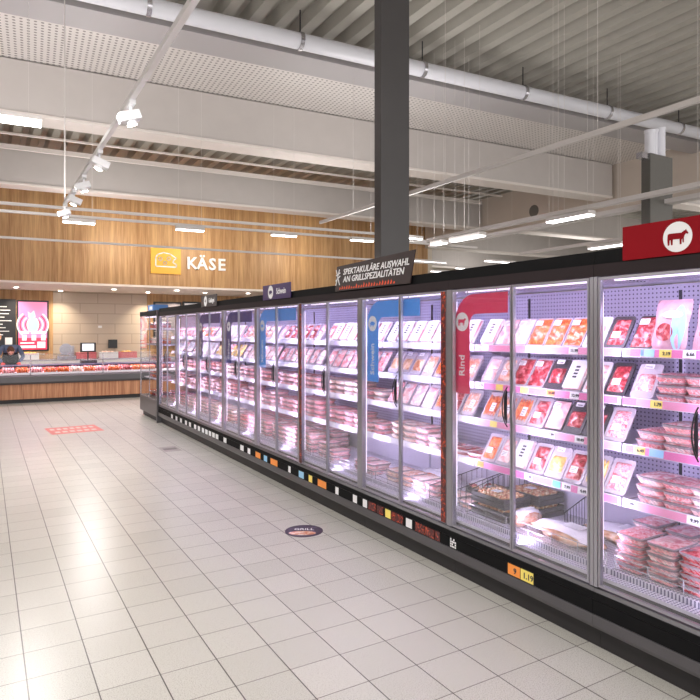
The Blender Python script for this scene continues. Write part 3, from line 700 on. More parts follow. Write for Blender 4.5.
def crate_proto(kind):
    t_ = thing('skewer_crate', '', ''); w, d, h = .34, .26, .075
    c = MB().box(-d/2, d/2, -w/2, w/2, 0, .006)
    for z in (.008, .042): c.box(-d/2, -d/2+.008, -w/2, w/2, z, z+.028).box(d/2-.008, d/2, -w/2, w/2, z, z+.028).box(-d/2+.008, d/2-.008, -w/2, -w/2+.008, z, z+.028).box(-d/2+.008, d/2-.008, w/2-.008, w/2, z, z+.028)
    for a in (-1, 1):
        for b in (-1, 1): c.box(a*(d/2-.014)-.006, a*(d/2-.014)+.006, b*(w/2-.014)-.006, b*(w/2-.014)+.006, .006, h)
    c.build('crate', tray_black, t_)
    for i in range(7):
        m = MB(); yy = -w/2+.05+i*.04
        for q in range(5): m.ball((-.085+q*.042, yy+random.uniform(-.003, .003), .068), .021, .018, .017, q+i*3, .5, 5)
        m.cyl((-.12, yy, .068), (.12, yy, .068), .002, 5)
        m.build('skewer', MATS[kind], t_)
    MB().box(-.06, 0, -.03, .04, .088, .09).build('label', white, t_)
    return t_
PROTO = {}
def get(key):
    if key not in PROTO:
        kind = key[0]
        if kind == 'lean': o = lean_proto(key[1], key[2], key[4], key[3])
        elif kind == 'tray': o = tray_proto(key[1], key[2], key[3])
        elif kind == 'bag': o = bag_proto(key[1], key[2], True)
        elif kind == 'roast': o = roast_proto(key[1])
        elif kind == 'crate': o = crate_proto(key[1])
        PROTO[key] = o; return o
    return copy_tree(PROTO[key])
shelfw = ['top shelf', 'second shelf', 'third shelf', 'lowest shelf', 'bottom deck']
cwords = ['front fridge', 'red arch fridge', 'third fridge', 'fourth fridge', 'fifth fridge', 'sixth fridge', 'seventh fridge', 'eighth fridge', 'last fridge']
style_w = {'links': 'sausage pack', 'steaks': 'steak pack', 'round': 'fillet pack', 'box': 'white labelled pack', 'mince': 'marinated meat pack'}
col_w = {'mince': 'pink', 'pork': 'pale pink', 'poultry': 'pale', 'beef': 'dark red', 'marinated': 'orange red', 'sausage': 'light brown', 'curry': 'yellow', 'roast': 'brown', 'spare_rib': 'dark glazed', 'ham': 'whitish pink'}
def shelf_z(s): return RZ[s]-.018 if s < 4 else .43
def put_lean(k, s, y, style, kind, tray, idx, parts, x=None):
    o = get(('lean', kind, tray, style, parts)); o.location = (DX+(SX+.012 if x is None else x), y, shelf_z(s)+.0005)
    tag(o, f'{col_w[kind]} {style_w[style]}, {ORD[idx]} from left, {shelfw[s]}, {cwords[k]}', 'meat pack', f'meat packs on the {shelfw[s]} of {cwords[k]}')
lvl_w = ['bottom', 'second up', 'third up', 'fourth up', 'fifth up']
def put_stack(k, s, y, kind, tray, n, idx, parts, x=.40, row=''):
    for q in range(n):
        o = get(('tray', kind, tray, parts)); o.location = (DX+x, y+random.uniform(-.004, .004), shelf_z(s)+.001+q*.0535)
        o.rotation_euler = (0, 0, random.uniform(-.03, .03))
        tag(o, f'{col_w[kind]} meat tray, {lvl_w[q]} in {ORD[idx]} {row}stack, {shelfw[s]}, {cwords[k]}', 'meat tray', f'stacked trays on the {shelfw[s]} of {cwords[k]}')
# ---- detailed nearest cases -------------------------------------------------
XS = DX+SX+.05
def Yp(px, X=XS): return y_at(px, X)
# each row: list of (px, type...)
TCx, TB_, TW = tray_clear, tray_black, tray_white
rows = {
 (1, 0): [('box', 'ham', TW), ('mince', 'ham', TCx), ('mince', 'ham', TCx), ('mince', 'marinated', TCx), ('mince', 'marinated', TCx), ('mince', 'marinated', TCx), ('steaks', 'ham', TW), ('steaks', 'beef', TB_)],
 (1, 1): [('steaks', 'ham', TCx), ('steaks', 'sausage', TCx), ('mince', 'beef', TCx), ('mince', 'beef', TCx), ('round', 'beef', TB_), ('box', 'ham', TCx), ('steaks', 'pork', TW), ('steaks', 'beef', TB_)],
 (1, 2): [('links', 'marinated', TCx), ('links', 'sausage', TCx), ('links', 'marinated', TCx), ('steaks', 'beef', TCx), ('mince', 'ham', TB_), ('round', 'beef', TB_), ('round', 'beef', TB_), ('steaks', 'mince', TCx)],
 (1, 3): [('steaks', 'marinated', TCx), ('steaks', 'pork', TCx), ('box', 'ham', TCx), ('steaks', 'beef', TCx), ('round', 'curry', TCx), ('steaks', 'beef', TCx), ('links', 'curry', TCx), ('steaks', 'mince', TCx)],
 (0, 0): [('mince', 'beef', TB_)], (0, 1): [('round', 'mince', TCx)],
 (2, 0): [('box', 'ham', TW)]*7,
 (2, 1): [('round', 'roast', TCx), ('round', 'roast', TCx), ('round', 'roast', TCx), ('links', 'sausage', TCx), ('links', 'marinated', TCx), ('links', 'marinated', TCx), ('links', 'sausage', TCx)],
 (2, 2): [('mince', 'mince', TCx), ('mince', 'pork', TCx), ('mince', 'ham', TCx), ('links', 'ham', TCx), ('links', 'marinated', TCx), ('steaks', 'beef', TCx), ('links', 'sausage', TCx)],
}
for (k, s), items in rows.items():
    n = len(items); top = Y00+MW*(k+1)-.088; st_ = (MW-.176)/7 if n == 8 else .17
    for i, (st, kd, tr) in enumerate(items): put_lean(k, s, top-i*st_, st, kd, tr, i, True)
o = get(('bag', 'beef', blue_l)); o.location = (DX+SX+.0, Yp(667), shelf_z(0)+.001); tag(o, 'pale family meat bag with red round picture, top shelf of the front fridge', 'meat bag')
o = get(('bag', 'mince', navy_l)); o.location = (DX+SX+.0, Yp(667)-.24, shelf_z(0)+.001); tag(o, 'blue edged meat bag at the right picture edge, top shelf', 'meat bag')
for i, px in enumerate((680, 710)): put_stack(0, 1, Yp(px, DX+.4), 'mince', tray_clear, 3, i, True)
for i, px in enumerate((660, 687, 716)): put_stack(0, 2, Yp(px, DX+.4), 'pork' if i else 'mince', tray_clear, 2+(i > 0), i, True)
for i, px in enumerate((660, 687, 716)): put_stack(0, 3, Yp(px, DX+.4), ['pork', 'mince', 'ham'][i], tray_clear, 3, i, True)
for i, px in enumerate((640, 672, 706)): put_stack(0, 4, Yp(px, DX+.28), ['mince', 'pork', 'beef'][i], tray_clear, 4, i, True, .28)
for i, px in enumerate((655, 690)): put_stack(0, 4, Yp(px, DX+.56), 'pork', tray_clear, 4, i, True, .56, 'rear ')
# second case: crates, joints and dividers on the deck
for i, (px, x, z) in enumerate(((470, .34, 0), (470, .34, .092), (498, .62, 0), (498, .62, .092), (466, .64, 0))):
    o = get(('crate', 'skewers')); o.location = (DX+x, (3.36, 3.36, 3.3, 3.3, 3.75)[i], .431+z)
    tag(o, f'black crate of glazed skewers {["front lower", "front upper", "rear right lower", "rear right upper", "rear left"][i]} on the deck of the red arch fridge', 'crate', 'black skewer crates')
for i, (px, x, kd, lab) in enumerate(((520, .33, 'sausage', 'pale skin-on meat joint beside the black crates, second fridge deck'), (548, .3, 'roast', 'long brown joint under milky wrapping, front of the red arch fridge deck'), (584, .58, 'roast', 'brown joint in milky wrapping, rear right of the red arch fridge deck'))):
    o = get(('roast', kd)); X = DX+x; o.location = (X, [3.1, 2.71, 2.5][i], .431); 
    if i == 0: o.scale = (1.3, .3, 1)
    if i == 1: o.scale = (1.15, 1.2, .95)
    tag(o, lab, 'meat joint')
o = get(('roast', 'roast')); o.location = (DX+.34, 2.16, .431); o.scale = (1, .42, .7); tag(o, 'small brown joint left of the tall pink stacks, front fridge deck', 'meat joint')
def divider(k, y, x0, x1, label, n=12, h=.2):
    t = thing('wire_divider', label, 'divider', (DX, y, .431), 0, 'black wire dividers')
    MB().cyl((x0, 0, .004), (x1, 0, .004), .0035, 6).cyl((x0, 0, h*.5), (x1, 0, h), .0035, 6).build('rails', wire_dark, t)
    w = MB()
    for i in range(n):
        xx = x0+(x1-x0)*i/(n-1); w.cyl((xx, 0, .004), (xx, 0, h*(.5+.5*(xx-x0)/(x1-x0))), .0025, 5)
    w.build('wires', wire_dark, t)
divider(1, 3.548, .17, .78, 'black wire divider left of the skewer crates, red arch fridge', h=.3)
divider(1, 2.88, .46, .78, 'black wire divider behind the long wrapped joint, red arch fridge', h=.24)
divider(1, 2.44+.0, .4, .8, 'black wire divider near the right post of the red arch fridge') if 0 else None
divider(2, 4.0, .18, .8, 'black wire divider on the deck of the third fridge')
divider(2, 3.75, .18, .8, 'black wire divider near the right end of the third fridge deck')
# third case lower shelves
for i in range(4): put_stack(2, 3, 4.64-i*.18, ['poultry', 'poultry', 'pork', 'ham'][i], tray_clear, 3 if i < 3 else 2, i, True)
for i in range(3):
    o = get(('tray', 'beef', tray_white, True)); o.location = (DX+.4, 3.95-i*.17, shelf_z(3)+.001); o.rotation_euler = (0, 0, .05*i); tag(o, f'low dark red meat tray, {ORD[i]} from left at the right of third fridge lowest shelf', 'meat tray', 'low dark red trays')
for i in range(4): put_stack(2, 4, 4.62-i*.19, ['poultry', 'sausage', 'poultry', 'pork'][i], tray_clear, 2, i, True, .33)
o = get(('roast', 'marinated')); o.location = (DX+.6, 4.4, .431); o.scale = (1, .9, .9); tag(o, 'orange joint in milky wrap at the rear of the third fridge deck', 'meat joint')
o = get(('roast', 'beef')); o.location = (DX+.62, 3.87, .431); o.scale = (.9, .45, 1.1); tag(o, 'dark red joint between the wire dividers of the third fridge', 'meat joint')
for i in range(2): put_stack(2, 4, 3.86-i*.22 - .02, 'poultry', tray_clear, 1, i+4, True, .33)
# ---- further cases ---------------------------------------------------------
plans = {
 3: (('box', 'ham', tray_white), ('mince', 'pork', tray_clear), 'poultry', 'mince', 'pork'),
 4: (('steaks', 'beef', tray_clear), ('steaks', 'pork', tray_clear), 'pork', 'mince', 'pork'),
 5: (('steaks', 'sausage', tray_clear), ('mince', 'ham', tray_clear), 'pork', 'pork', 'mince'),
 6: (('box', 'ham', tray_white), ('mince', 'curry', tray_clear), 'poultry', 'pork', 'poultry'),
 7: (('steaks', 'marinated', tray_clear), ('box', 'ham', tray_white), 'mince', 'ham', 'pork'),
 8: (('steaks', 'mince', tray_clear), ('box', 'pork', tray_clear), 'ham', 'pork', 'mince'),
}
for k, (a, b, c, d, e) in plans.items():
    y1 = Y00+MW*(k+1)
    for s, (st, kd, tr) in ((0, a), (1, b)):
        for i in range(7):
            kk = kd if i % 3 else random.choice([kd, kd, 'ham', 'pork', 'mince']); s2 = st if i % 4 else random.choice([st, 'steaks', 'links'])
            put_lean(k, s, y1-.11-i*.168, s2, kk, tr, i, False)
    for s, kd in ((2, c), (3, d)):
        for i in range(6):
            if k == 3 and s == 3 and i > 3 and 0: continue
            kk = kd if i % 3 != 1 else random.choice([kd, 'mince', 'pork']); put_stack(k, s, y1-.14-i*.19, kk, tray_clear, (3 if i < 4 else 2) if k == 3 else (3 if s == 2 else random.choice([3, 4])), i, False)
    for i in range(6):
        n = 4 if k != 3 else [3, 2, 0, 0, 2, 2][i]
        if not n: continue
        put_stack(k, 4, y1-.14-i*.19, e if i % 2 else random.choice([e, 'mince', 'ham']), tray_clear, n, i, False, .30)
        if k in (4, 5): put_stack(k, 4, y1-.14-i*.19, e, tray_clear, 4, i, False, .58, 'rear ')
# ------------------------------------------------------------------ price labels on rails
prices = {(0, 0): [(627, 'w', '3.49'), (638, 'm', ''), (648, 'b', ''), (666, 'y', '2.19'), (690, 'w', '6.66')], (0, 1): [(614, 'w', '4.79'), (630, 'm', ''), (657, 'y', '1.79')], (0, 2): [(607, 'w', '12.99'), (622, 'm', ''), (640, 'y', '6.49'), (657, 'b', '')], (0, 3): [(611, 'y', '2.29'), (630, 'w', '5.99'), (694, 'w', '9.99')],
 (1, 0): [(486, 'w', ''), (530, 'w', ''), (574, 'w', '11.99')], (1, 1): [(481, 'w', '5.79'), (500, 'y', ''), (525, 'y', ''), (551, 'o', '10.49'), (575, 'w', '12.99')], (1, 2): [(494, 'y', ''), (551, 'w', '7.99'), (580, 'w', '10.49')], (1, 3): [(460, 'w', '5.49'), (481, 'o', ''), (529, 'w', '6.99'), (557, 'g', ''), (567, 'w', '7.99'), (583, 'w', '4.49')]}
cm = {'w': white, 'y': yellow, 'b': blue_l, 'm': magenta, 'g': green_l, 'o': orange}
def rail_of(k, s): return [q for q in cases[k].children if q.name.split('.')[0] == 'shelf'][s]
for k in (0, 1):
    for s in range(4):
        sh = rail_of(k, s); z = RZ[s]
        MB().prism([(SX-.0078, -.6, z-.046), (SX-.0025, -.6, z-.004), (SX-.0015, -.6, z-.004), (SX-.0068, -.6, z-.046)], (0, 1.2, 0)).build('rail_strip', pink_r if (s+k) % 2 == 0 else mat('soft_pink_strip', (.78, .32, .5), .4), sh)
        for px, c, tx in prices[(k, s)]:
            y = y_at(px, DX+SX)-cases[k].location.y
            wd = .085 if c == 'm' or c == 'b' else .07
            if abs(y) > .58: continue
            MB().prism([(SX-.0098, y-wd/2, z-.044), (SX-.0048, y-wd/2, z-.003), (SX-.0038, y-wd/2, z-.003), (SX-.0088, y-wd/2, z-.044)], (0, wd, 0)).build('price_label', cm[c], sh)
            if tx: text('price_digits', tx, .026, FX(SX-.0092, y-.008, z-.024), ink, sh, thick=.0012, bold=.0006)
for k in range(2, NM):
    for s in range(4):
        sh = rail_of(k, s); z = RZ[s]; m = MB()
        for i in range(6 if k < 5 else 4):
            y = -.5+i*(1.0/(5 if k < 5 else 3))+random.uniform(-.04, .04)
            m.prism([(SX-.0078, y-.03, z-.046), (SX-.0025, y-.03, z-.004), (SX-.0015, y-.03, z-.004), (SX-.0068, y-.03, z-.046)], (0, .06, 0), random.choice([0, 0, 0, 1]))
        m.build('price_labels', [white, mat('pale_lilac_label', (.7, .6, .85), .5)], sh)
# labels on the outer price strip
STR = [(6, 'w'), (7, 'w')]
def strip_label(px, w, m, k=None, h=(.213, .283), nm='price_label', tx=None):
    Y = y_at(px, DX-.006); k = min(NM-1, max(0, int((Y-Y00)/MW))); c = cases[k]; y = Y-c.location.y
    if abs(y)+w/2 > MW/2-.002: y = math.copysign(MW/2-.002-w/2, y)
    st = child(c, 'price_strip')
    MB().box(-.0075, -.0062, y-w/2, y+w/2, *h).build(nm, m, st)
    if tx: text('label_digits', tx, .05, FX(-.0085, y-.01, .245), ink, st, thick=.001, bold=.001)
strip_label(514, .105, orange, tx='9'); strip_label(527, .105, yellow, tx='1.19')
strip_label(289.5, .06, white); strip_label(301, .12, blue_l); strip_label(310.5, .08, yellow); strip_label(322, .18, orange); strip_label(337, .06, white)
strip_label(258, .16, orange); strip_label(265.5, .1, blue_l); strip_label(274, .2, orange); strip_label(242, .12, white); strip_label(249, .09, white)
for px in (172, 176.5, 181, 186, 190, 196, 199, 203, 206.5, 210, 213.5, 217, 225): strip_label(px, .12, white)
strip_label(355, .07, white); strip_label(365, .07, white); 
for px, w, m in ((372, .12, MATS['chilli_print']), (380, .1, MATS['chilli_print']), (388, .08, yellow), (397, .17, MATS['chilli_print']), (409, .08, white), (420, .12, MATS['chilli_print']), (430, .12, MATS['chilli_print']), (437, .07, MATS['chilli_print'])): strip_label(px, w, m)
# white emblem on the second case strip
st = child(cases[1], 'price_strip'); y = y_at(449, DX-.006)-cases[1].location.y; y = min(y, .57)
g_ = MB()
for i in range(4):
    for j in range(4):
        if (i, j) in ((1, 1), (2, 3), (0, 3)): continue
        g_.box(-.0078, -.0063, y-.032+i*.017, y-.032+i*.017+.012, .215+j*.017, .228+j*.017)
g_.build('emblem', white, st)
# chilli strips beside door posts
for k, yl, lab in ((2, -MW/2+.062, ''), (3, MW/2-.03, '')):
    c = cases[k]
    dn = [q for q in c.children if q.name.split('.')[0] == 'door'][0 if yl < 0 else 1]
    MB().box(-.004, -.0005, yl-.026, yl+.026, .37, 2.076).build('chilli_decal', MATS['chilli_print'], dn)
# ------------------------------------------------------------------ arch signs inside doors
def arch(k, pxl, pxr, colr, word, icon, label, zt=2.045, zb=1.335, vw=.16, hh=.14, X=2.977):
    y0 = y_at(pxl, X); y1 = y_at(pxr, X)
    t = thing('arch_sign', label, 'sign', (X, y0, zb), 0, None)
    W, Hh = y0-y1, zt-zb; R = .2; out = [(0, 0)]
    for i in range(9): a = PI-PI/2*i/8; out.append((R+R*math.cos(a), Hh-R+R*math.sin(a)))
    out += [(W, Hh), (W, Hh-hh)]; r2 = .07
    for i in range(6): a = PI/2+PI/2*i/5; out.append((vw+r2+r2*math.cos(a), Hh-hh-r2+r2*math.sin(a)))
    out += [(vw, 0)]
    n = len(out); 
    MB().plate(out, .003, 0, FX(0, 0, 0)).build('panel', colr, t)
    for q in (.25, .8): MB().cyl((0, -W*q, Hh-.001), (0, -W*q, Hh+.04), .003, 6).build('hanger', wire_light, t)
    MB().plate(circ(0, 0, .068), .0015, 0, FX(-.0035, -vw/2, 1.85-zb)).build('disc', white, t)
    MB().plate(sc(icon, .045), .0012, 0, FX(-.0054, -vw/2, 1.85-zb)).build('animal_icon', colr, t)
    text('lettering', word, .085, FXV(-.0045, -vw/2, .2), white, t, thick=.001, bold=.001)
    return t
sky_b = mat('sky_blue_sign', (.1, .38, .98), .4); red_s = mat('rose_red_sign', (.8, .06, .16), .4); navy_s = mat('navy_sign', (.05, .06, .25), .4)
arch(1, 455.5, 508, red_s, 'Rind', COW, 'red arch sign with white cow disc and the word Rind', vw=.155)
arch(2, 367.5, 420, sky_b, 'Schwein', PIG, 'bright blue arch sign with white disc in the third fridge', vw=.18)
arch(4, 259.5, 296, sky_b, 'Schwein', PIG, 'bright blue arch sign below the purple Schwein sign', vw=.2)
arch(5, 226.5, 252, navy_s, 'Geflügel', BIRD, 'navy arch sign directly left of the far blue arch', vw=.2)
arch(6, 199, 220, navy_s, 'Geflügel', BIRD, 'navy arch sign farthest from the viewer', vw=.2)
# ------------------------------------------------------------------ header signs
def cow_sign():
    ya = y_at(624, DX); t = thing('category_sign', 'dark red sign with white disc and red cow on the fridge top', 'sign', (DX+.0, ya, 2.2275))
    b = MB().box(-.012, .0, -1.25, 0, -.072, .105).build('board', mat('deep_red', (.26, .004, .01), .6, spec=.12), t)
    yc = y_at(679, DX)-ya
    MB().plate(circ(0, 0, .074, 40), .002, 0, FX(-.0122, yc, .015)).build('disc', white, t)
    MB().plate(sc(COW, .056), .0015, 0, FX(-.0145, yc, .012)).build('cow', MATS['deep_red'], t)
cow_sign()
def small_sign(pl, pr, colr, word, icon, label, zt):
    ya, yb = y_at(pl, DX), y_at(pr, DX); W = ya-yb
    t = thing('category_sign', label, 'sign', (DX-.004, ya, 2.157))
    MB().box(-.010, .0, -W, 0, 0, zt-2.157).build('board', colr, t); hz = (zt-2.157)/2
    MB().plate(circ(0, 0, .075, 24, .078), .0015, 0, FX(-.0102, -W*.3, hz)).build('disc', white, t)
    MB().plate(sc(icon, .05), .0012, 0, FX(-.012, -W*.3, hz)).build('animal_icon', colr, t)
    text('lettering', word, .095, FX(-.011, -W*.68, hz), white, t, thick=.001, bold=.002, sx=.85)
small_sign(264, 291.5, mat('violet_sign', (.045, .02, .12), .4), 'Schwein', PIG, 'purple fridge top sign reading Schwein', 2.33)
small_sign(202, 217.5, mat('charcoal_sign', (.05, .045, .05), .4), 'Geflügel', BIRD, 'small charcoal fridge top sign reading Geflügel', 2.33)
ya, yb = y_at(336.5, DX), y_at(411.5, DX); W = ya-yb
t = thing('grill_sign', 'flared dark brown sign advertising grill specialities on the fridge top', 'sign', (DX-.006, ya, 2.165))
MB().plate([(0, 0), (W, 0), (W+.07, .26), (.04, .235)], .01, 0, FX(-.0, 0, 0)).build('board', mat('dark_brown_board', (.028, .014, .014), .5, noise_amt=.3, nscale=8), t)
text('lettering', 'SPEKTAKULÄRE AUSWAHL', .078, FX(-.011, -W*.56, .172), white, t, thick=.001, shear=.25, bold=.001, sx=1.12)
text('lettering', 'AN GRILLSPEZIALITÄTEN', .078, FX(-.011, -W*.53, .102), white, t, thick=.001, shear=.25, bold=.001, sx=1.12)
fl = MB(); random.seed(3)
for i in range(22):
    x0 = .08+i*.043; h_ = random.uniform(.018, .045)
    fl.plate([(x0, .012), (x0+.02, .012), (x0+.03, .012+h_*.6), (x0+.018, .012+h_), (x0+.012, .012+h_*.5)], .0015, 0, FX(-.0105, 0, 0))
fl.build('flame_print', mat('ember_red', (.9, .1, .03), .5), t)
em = MB()
for a, b_ in (((.02, .06), (.09, .2)), ((.09, .06), (.03, .2)), ((.02, .1), (.1, .14)), ((.03, .15), (.1, .17))):
    ribbon([a, b_], .01, em, FX(-.0105, 0, 0), False)
em.build('emblem', white, t)
# ------------------------------------------------------------------ end cabinet
e0, e1 = Y00+MW*NM+.06, 13.85
ec = thing('end_cabinet', 'short glass sided fridge at the far end of the row', 'fridge', (DX-.03, e0, 0)); EL = e1-e0
MB().box(.06, .9, .06, EL-.06, 0, .1).build('kick_plate', kick_m, ec)
MB().box(0, .93, 0, EL, .1, .44).build('base', case_grey, ec, bevel=.02)
MB().box(0, .93, 0, EL, 2.1, 2.2).build('canopy', case_black, ec, bevel=.01)
MB().box(.0, .1, -.045, -.005, .0, 2.2).build('end_panel', case_grey, ec)
for yy in (.02, EL-.02): MB().cyl((.02, yy, .44), (.02, yy, 2.1), .015, 8).build('post', wire_light, ec)
MB().cyl((.02, EL*.45, .44), (.02, EL*.45, 2.1), .01, 8).build('post', wire_light, ec)
MB().box(.005, .015, .03, EL-.03, .44, 2.1).build('side_glass', glass, ec)
MB().box(.88, .9, .03, EL-.03, .44, 2.1).build('rear_panel', back_m, ec)
for zz in (.8, 1.15, 1.5, 1.82): MB().box(.08, .87, .05, EL-.05, zz, zz+.02).build('shelf', shelf_m, ec)
MB().cyl((.1, .1, 2.08), (.1, EL-.1, 2.08), .015, 8).build('led_tube', led, ec)
for si, zz in enumerate((.44, .82, 1.17, 1.52, 1.84)):
    for i in range(4):
        o = get(('tray', ['mince', 'pork', 'beef', 'marinated'][(si+i) % 4], tray_clear, False)); o.scale = (1, 1.2, 2.2); o.location = (DX+.2, e0+.25+i*.29, zz+.001)
        tag(o, f'{["pink", "pale", "red"][si % 3]} packaged tray, {ORD[i]} from right, {["bottom", "second lowest", "middle", "second highest", "top"][si]} level of the end cabinet', 'meat tray', 'trays in the end cabinet')
o = thing('blue_carton', 'small blue carton lying on top of the end cabinet', 'carton', (DX+.05, 13.2, 2.2)); MB().box(0, .3, -.25, .25, 0, .13).build('box', mat('carton_blue', (.08, .22, .55), .5), o, bevel=.005); MB().box(-.001, 0, -.15, .1, .03, .1).build('label', white, o)
# ------------------------------------------------------------------ floor decals
cx_, cy_ = on_floor(304, 531)
t = thing('floor_sticker', 'round dark floor sticker with reddish food picture before the fridges', 'sticker', (cx_, cy_, .0005))
MB().plate(circ(0, 0, .17, 48), .001).build('disc', mat('sticker_violet', (.06, .04, .08), .4), t)
MB().plate([(p[0], p[1]) for p in circ(-.01, -.06, .12, 30, .055)], .0006, 0, Matrix.Translation((0, 0, .0011)) @ Matrix.Rotation(-A, 4, 'Z')).build('food_print', MATS['sausage'], t)
text('lettering', 'GRILL', .07, Matrix.Translation((.02, .04, .0015)) @ Matrix.Rotation(-A, 4, 'Z'), white, t, thick=.0004)
cx_, cy_ = on_floor(74, 429.5)
t = thing('floor_sticker', 'long red distance sticker on the floor at the left', 'sticker', (cx_, cy_, .0005), math.radians(4))
MB().box(-.43, .43, -.42, .42, 0, .001).build('sheet', mat('sticker_red', (.8, .2, .18), .4), t)
g_ = MB()
for i in range(7): g_.box(-.37+i*.11, -.3+i*.11, .08, .26, .0011, .0016)
for i in range(6): g_.box(-.34+i*.12, -.26+i*.12, -.26, -.1, .0011, .0016)
g_.build('lettering', mat('faded_white', (.8, .62, .58), .5), t)
cx_, cy_ = on_floor(170, 449)
t = thing('floor_sticker', 'small grey rectangular patch on the floor near the far fridges', 'sticker', (cx_, cy_, .0005), 0)
MB().box(-.13, .13, -.2, .2, 0, .001).build('sheet', mat('patch_grey', (.42, .38, .37), .5), t)
MB().box(-.1, .1, -.08, .08, .0011, .0015).build('inner_print', mat('patch_grey_dark', (.2, .17, .17), .5), t)
# ------------------------------------------------------------------ butcher
PX_, PY_ = .6, CY+1.55
pr = thing('person', 'person in grey blue shirt and dark apron bending over the service counter', 'person', (PX_, PY_, 0))
J = {'pel': (0, .1, .95), 'ch': (0, -.22, 1.25), 'nk': (0, -.38, 1.37), 'sl': (-.19, -.3, 1.36), 'sr': (.19, -.3, 1.36), 'el': (-.3, -.38, 1.12), 'er': (.3, -.38, 1.12), 'wl': (-.2, -.58, .99), 'wr': (.2, -.58, .99), 'hl': (-.1, .1, .92), 'hr': (.1, .1, .92), 'kl': (-.12, .06, .5), 'kr': (.12, .06, .5), 'al': (-.12, .12, .08), 'ar': (.12, .12, .08), 'tl': (-.12, -.06, .045), 'tr': (.12, -.06, .045), 'hd': (0, -.45, 1.36)}
R_ = {'pel': .15, 'ch': .16, 'nk': .065, 'sl': .075, 'sr': .075, 'el': .05, 'er': .05, 'wl': .034, 'wr': .034, 'hl': .1, 'hr': .1, 'kl': .07, 'kr': .07, 'al': .05, 'ar': .05, 'tl': .045, 'tr': .045, 'hd': .06}
E_ = [('pel', 'ch'), ('ch', 'nk'), ('ch', 'sl'), ('ch', 'sr'), ('sl', 'el'), ('sr', 'er'), ('el', 'wl'), ('er', 'wr'), ('pel', 'hl'), ('pel', 'hr'), ('hl', 'kl'), ('hr', 'kr'), ('kl', 'al'), ('kr', 'ar'), ('al', 'tl'), ('ar', 'tr'), ('nk', 'hd')]
def skin_obj(name, J, R_, E_, m, parent, root, sub=2):
    ks = list(J); me = bpy.data.meshes.new(name); me.from_pydata([J[k] for k in ks], [(ks.index(a), ks.index(b)) for a, b in E_], [])
    o = bpy.data.objects.new(name, me); COL.objects.link(o); o.parent = parent; me.materials.append(m)
    sk = o.modifiers.new('skin', 'SKIN'); 
    if not me.skin_vertices: 
        bpy.context.view_layer.objects.active = o
    lay = me.skin_vertices[0] if me.skin_vertices else None
    if lay:
        for i, k in enumerate(ks): lay.data[i].radius = (R_[k], R_[k]); lay.data[i].use_root = (k == root)
    s2 = o.modifiers.new('sub', 'SUBSURF'); s2.levels = sub; s2.render_levels = sub
    sk.use_smooth_shade = True
    return o
skin_m = mat('skin', (.72, .42, .32), .5)
shirt = mat('blue_grey_shirt', (.12, .16, .26), .8, noise_amt=.2, nscale=15)
body = skin_obj('body', J, R_, E_, shirt, pr, 'pel')
# head: bent down and forwards
hd = MB(); HM = Matrix.Translation((0, -.54, 1.27)) @ Matrix.Rotation(math.radians(48), 4, 'X')
hd.ball((0, 0, 0), .078, .098, .115, 0, 0, 14, 0, HM).ball((0, -.102, -.01), .014, .02, .024, 0, 0, 6, 0, HM).ball((.08, .01, 0), .012, .02, .03, 0, 0, 6, 0, HM).ball((-.08, .01, 0), .012, .02, .03, 0, 0, 6, 0, HM)
hd.cyl((0, .02, -.06), (0, .1, -.16), .055, 12, 0, M=HM)
hd.build('head', skin_m, pr)
MB().ball((.03, -.09, .012), .011, .008, .009, 0, 0, 6, 0, HM).ball((-.03, -.09, .012), .011, .008, .009, 0, 0, 6, 0, HM).box(-.026, .026, -.092, -.086, -.055, -.048, 0, HM).build('eyes_and_mouth', ink, pr)
MB().ball((0, .018, .03), .086, .098, .098, 2, .12, 12, 0, HM).build('hair', mat('brown_hair', (.1, .05, .03), .8), pr)
ap = MB(); rings = []
MB().prism([(-.17, -.36, 1.22), (.17, -.36, 1.22), (.24, -.12, .95), (.24, -.08, .4), (-.24, -.08, .4), (-.24, -.12, .95)], (0, -.014, 0)).build('apron', black_plastic, pr)
for s in (-1, 1):
    h = MB(); c = Vector((s*.2, -.58, .99))
    h.ball((c.x-s*.015, c.y-.05, c.z-.025), .038, .05, .018, 0, 0, 8)
    for i, ln in enumerate((.06, .075, .07, .055)):
        b0 = Vector((c.x-s*.015+(i-1.5)*.019, c.y-.085, c.z-.025)); b1 = b0+Vector((0, -ln*.5, -.012)); b2 = b1+Vector((0, -ln*.35, -.03)); h.cyl(b0, b1, .009, 7, r1=.0085).cyl(b1, b2, .0085, 7, r1=.007).ball(b2, .007, .007, .007, 0, 0, 4)
    b0 = Vector((c.x-s*.04, c.y-.03, c.z-.03)); b1 = b0+Vector((-s*.025, -.035, -.01)); h.cyl(b0, b1, .011, 7, r1=.009).cyl(b1, b1+Vector((0, -.025, -.012)), .009, 7, r1=.008)
    h.build('hand', mat('glove_red', (.75, .12, .1), .5), pr)
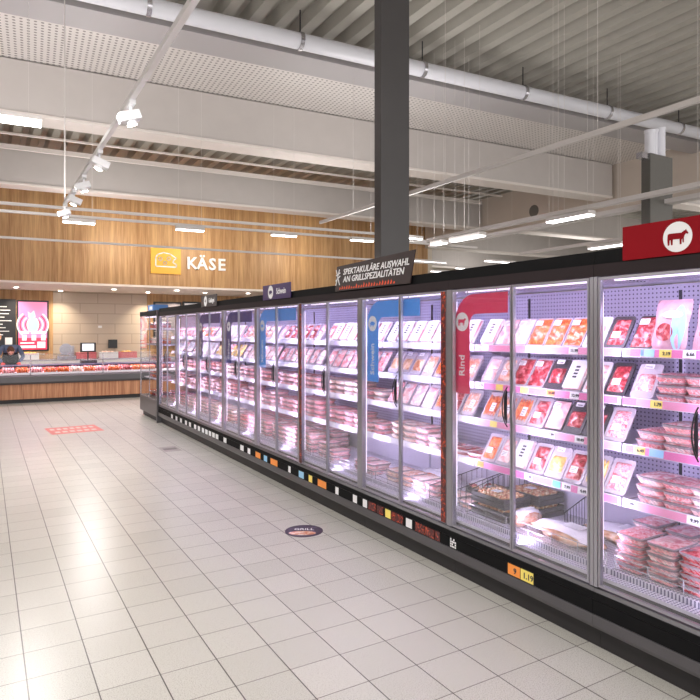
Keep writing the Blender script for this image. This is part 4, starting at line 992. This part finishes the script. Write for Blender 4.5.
# ------------------------------------------------------------------ lights
def area(loc, rot, sx, sy, power, col=(1, 1, 1), spread=PI):
    l = bpy.data.lights.new('area_light', 'AREA'); l.shape = 'RECTANGLE'; l.size = sx; l.size_y = sy; l.energy = power; l.color = col; l.spread = spread
    o = bpy.data.objects.new('area_light', l); COL.objects.link(o); o.location = loc; o.rotation_euler = rot; return o
CL = (.8, .7, 1)
for k in range(NM):
    area((DX+.16, Y00+MW*(k+.5), 2.04), (0, math.radians(-24), 0), .05, 1.1, 2.8, CL)
    area((DX+.06, Y00+MW*(k+.5), 1.1), (0, math.radians(-90), 0), 1.4, .03, 5.2, CL, 2.5)  # added fill light at the door meeting line, evens out the shelves; no fixture there
for k in range(NM+1):
    area((DX+.075, Y00+MW*k, 1.2), (0, math.radians(-90), 0), 1.3, .03, 3.0, CL, 2.2)
area((DX+.2, (e0+e1)/2, 2.05), (0, math.radians(-20), 0), .1, 1.1, 6, (.9, .8, 1))
for x, y, p in ((.5, 3.5, 60), (.5, 9.0, 75), (-4, 7, 60), (2, 14.5, 80), (5.9, 8.2, 70), (6.2, 13, 70), (19, 8, 90), (19, 16, 90), (22, 24, 120), (-6, 14, 60), (.5, -1.5, 60)):
    area((x, y, 3.28), (0, 0, 0), .2, 2.6, p*.8, (1, .965, .94))
    area((x, y, 3.4), (PI, 0, 0), 1.2, 2.6, p*.45, (1, .965, .94))  # added upward fill that brightens roof and beams; no uplighter is modelled
for px in (120, 200, 290):
    x = x_at(px, BY); area((x, BY-1.6, 4.3), (math.radians(80), 0, 0), .6, .2, 16, (1, .9, .74))
for px in (60, 148, 16, 177):
    x = x_at(px, WY-.45); area((x, WY-.6, 3.06), (math.radians(14), 0, 0), .12, .12, 10, (1, .86, .66), math.radians(95))
area((2, CY+.35, 1.19), (0, 0, 0), 9, .12, 70, (1, .78, .88))
area((2, CY+2.6, 3.0), (0, 0, 0), 9, .3, 40, (1, .9, .8))
w = bpy.data.worlds.new('world'); S.world = w; w.use_nodes = True
w.node_tree.nodes['Background'].inputs[0].default_value = (1, .97, .95, 1); w.node_tree.nodes['Background'].inputs[1].default_value = 1.5
S.view_settings.view_transform = 'Standard'; S.view_settings.look = 'None'; S.view_settings.gamma = 1; S.view_settings.use_curve_mapping = False
S.view_settings.exposure = .62
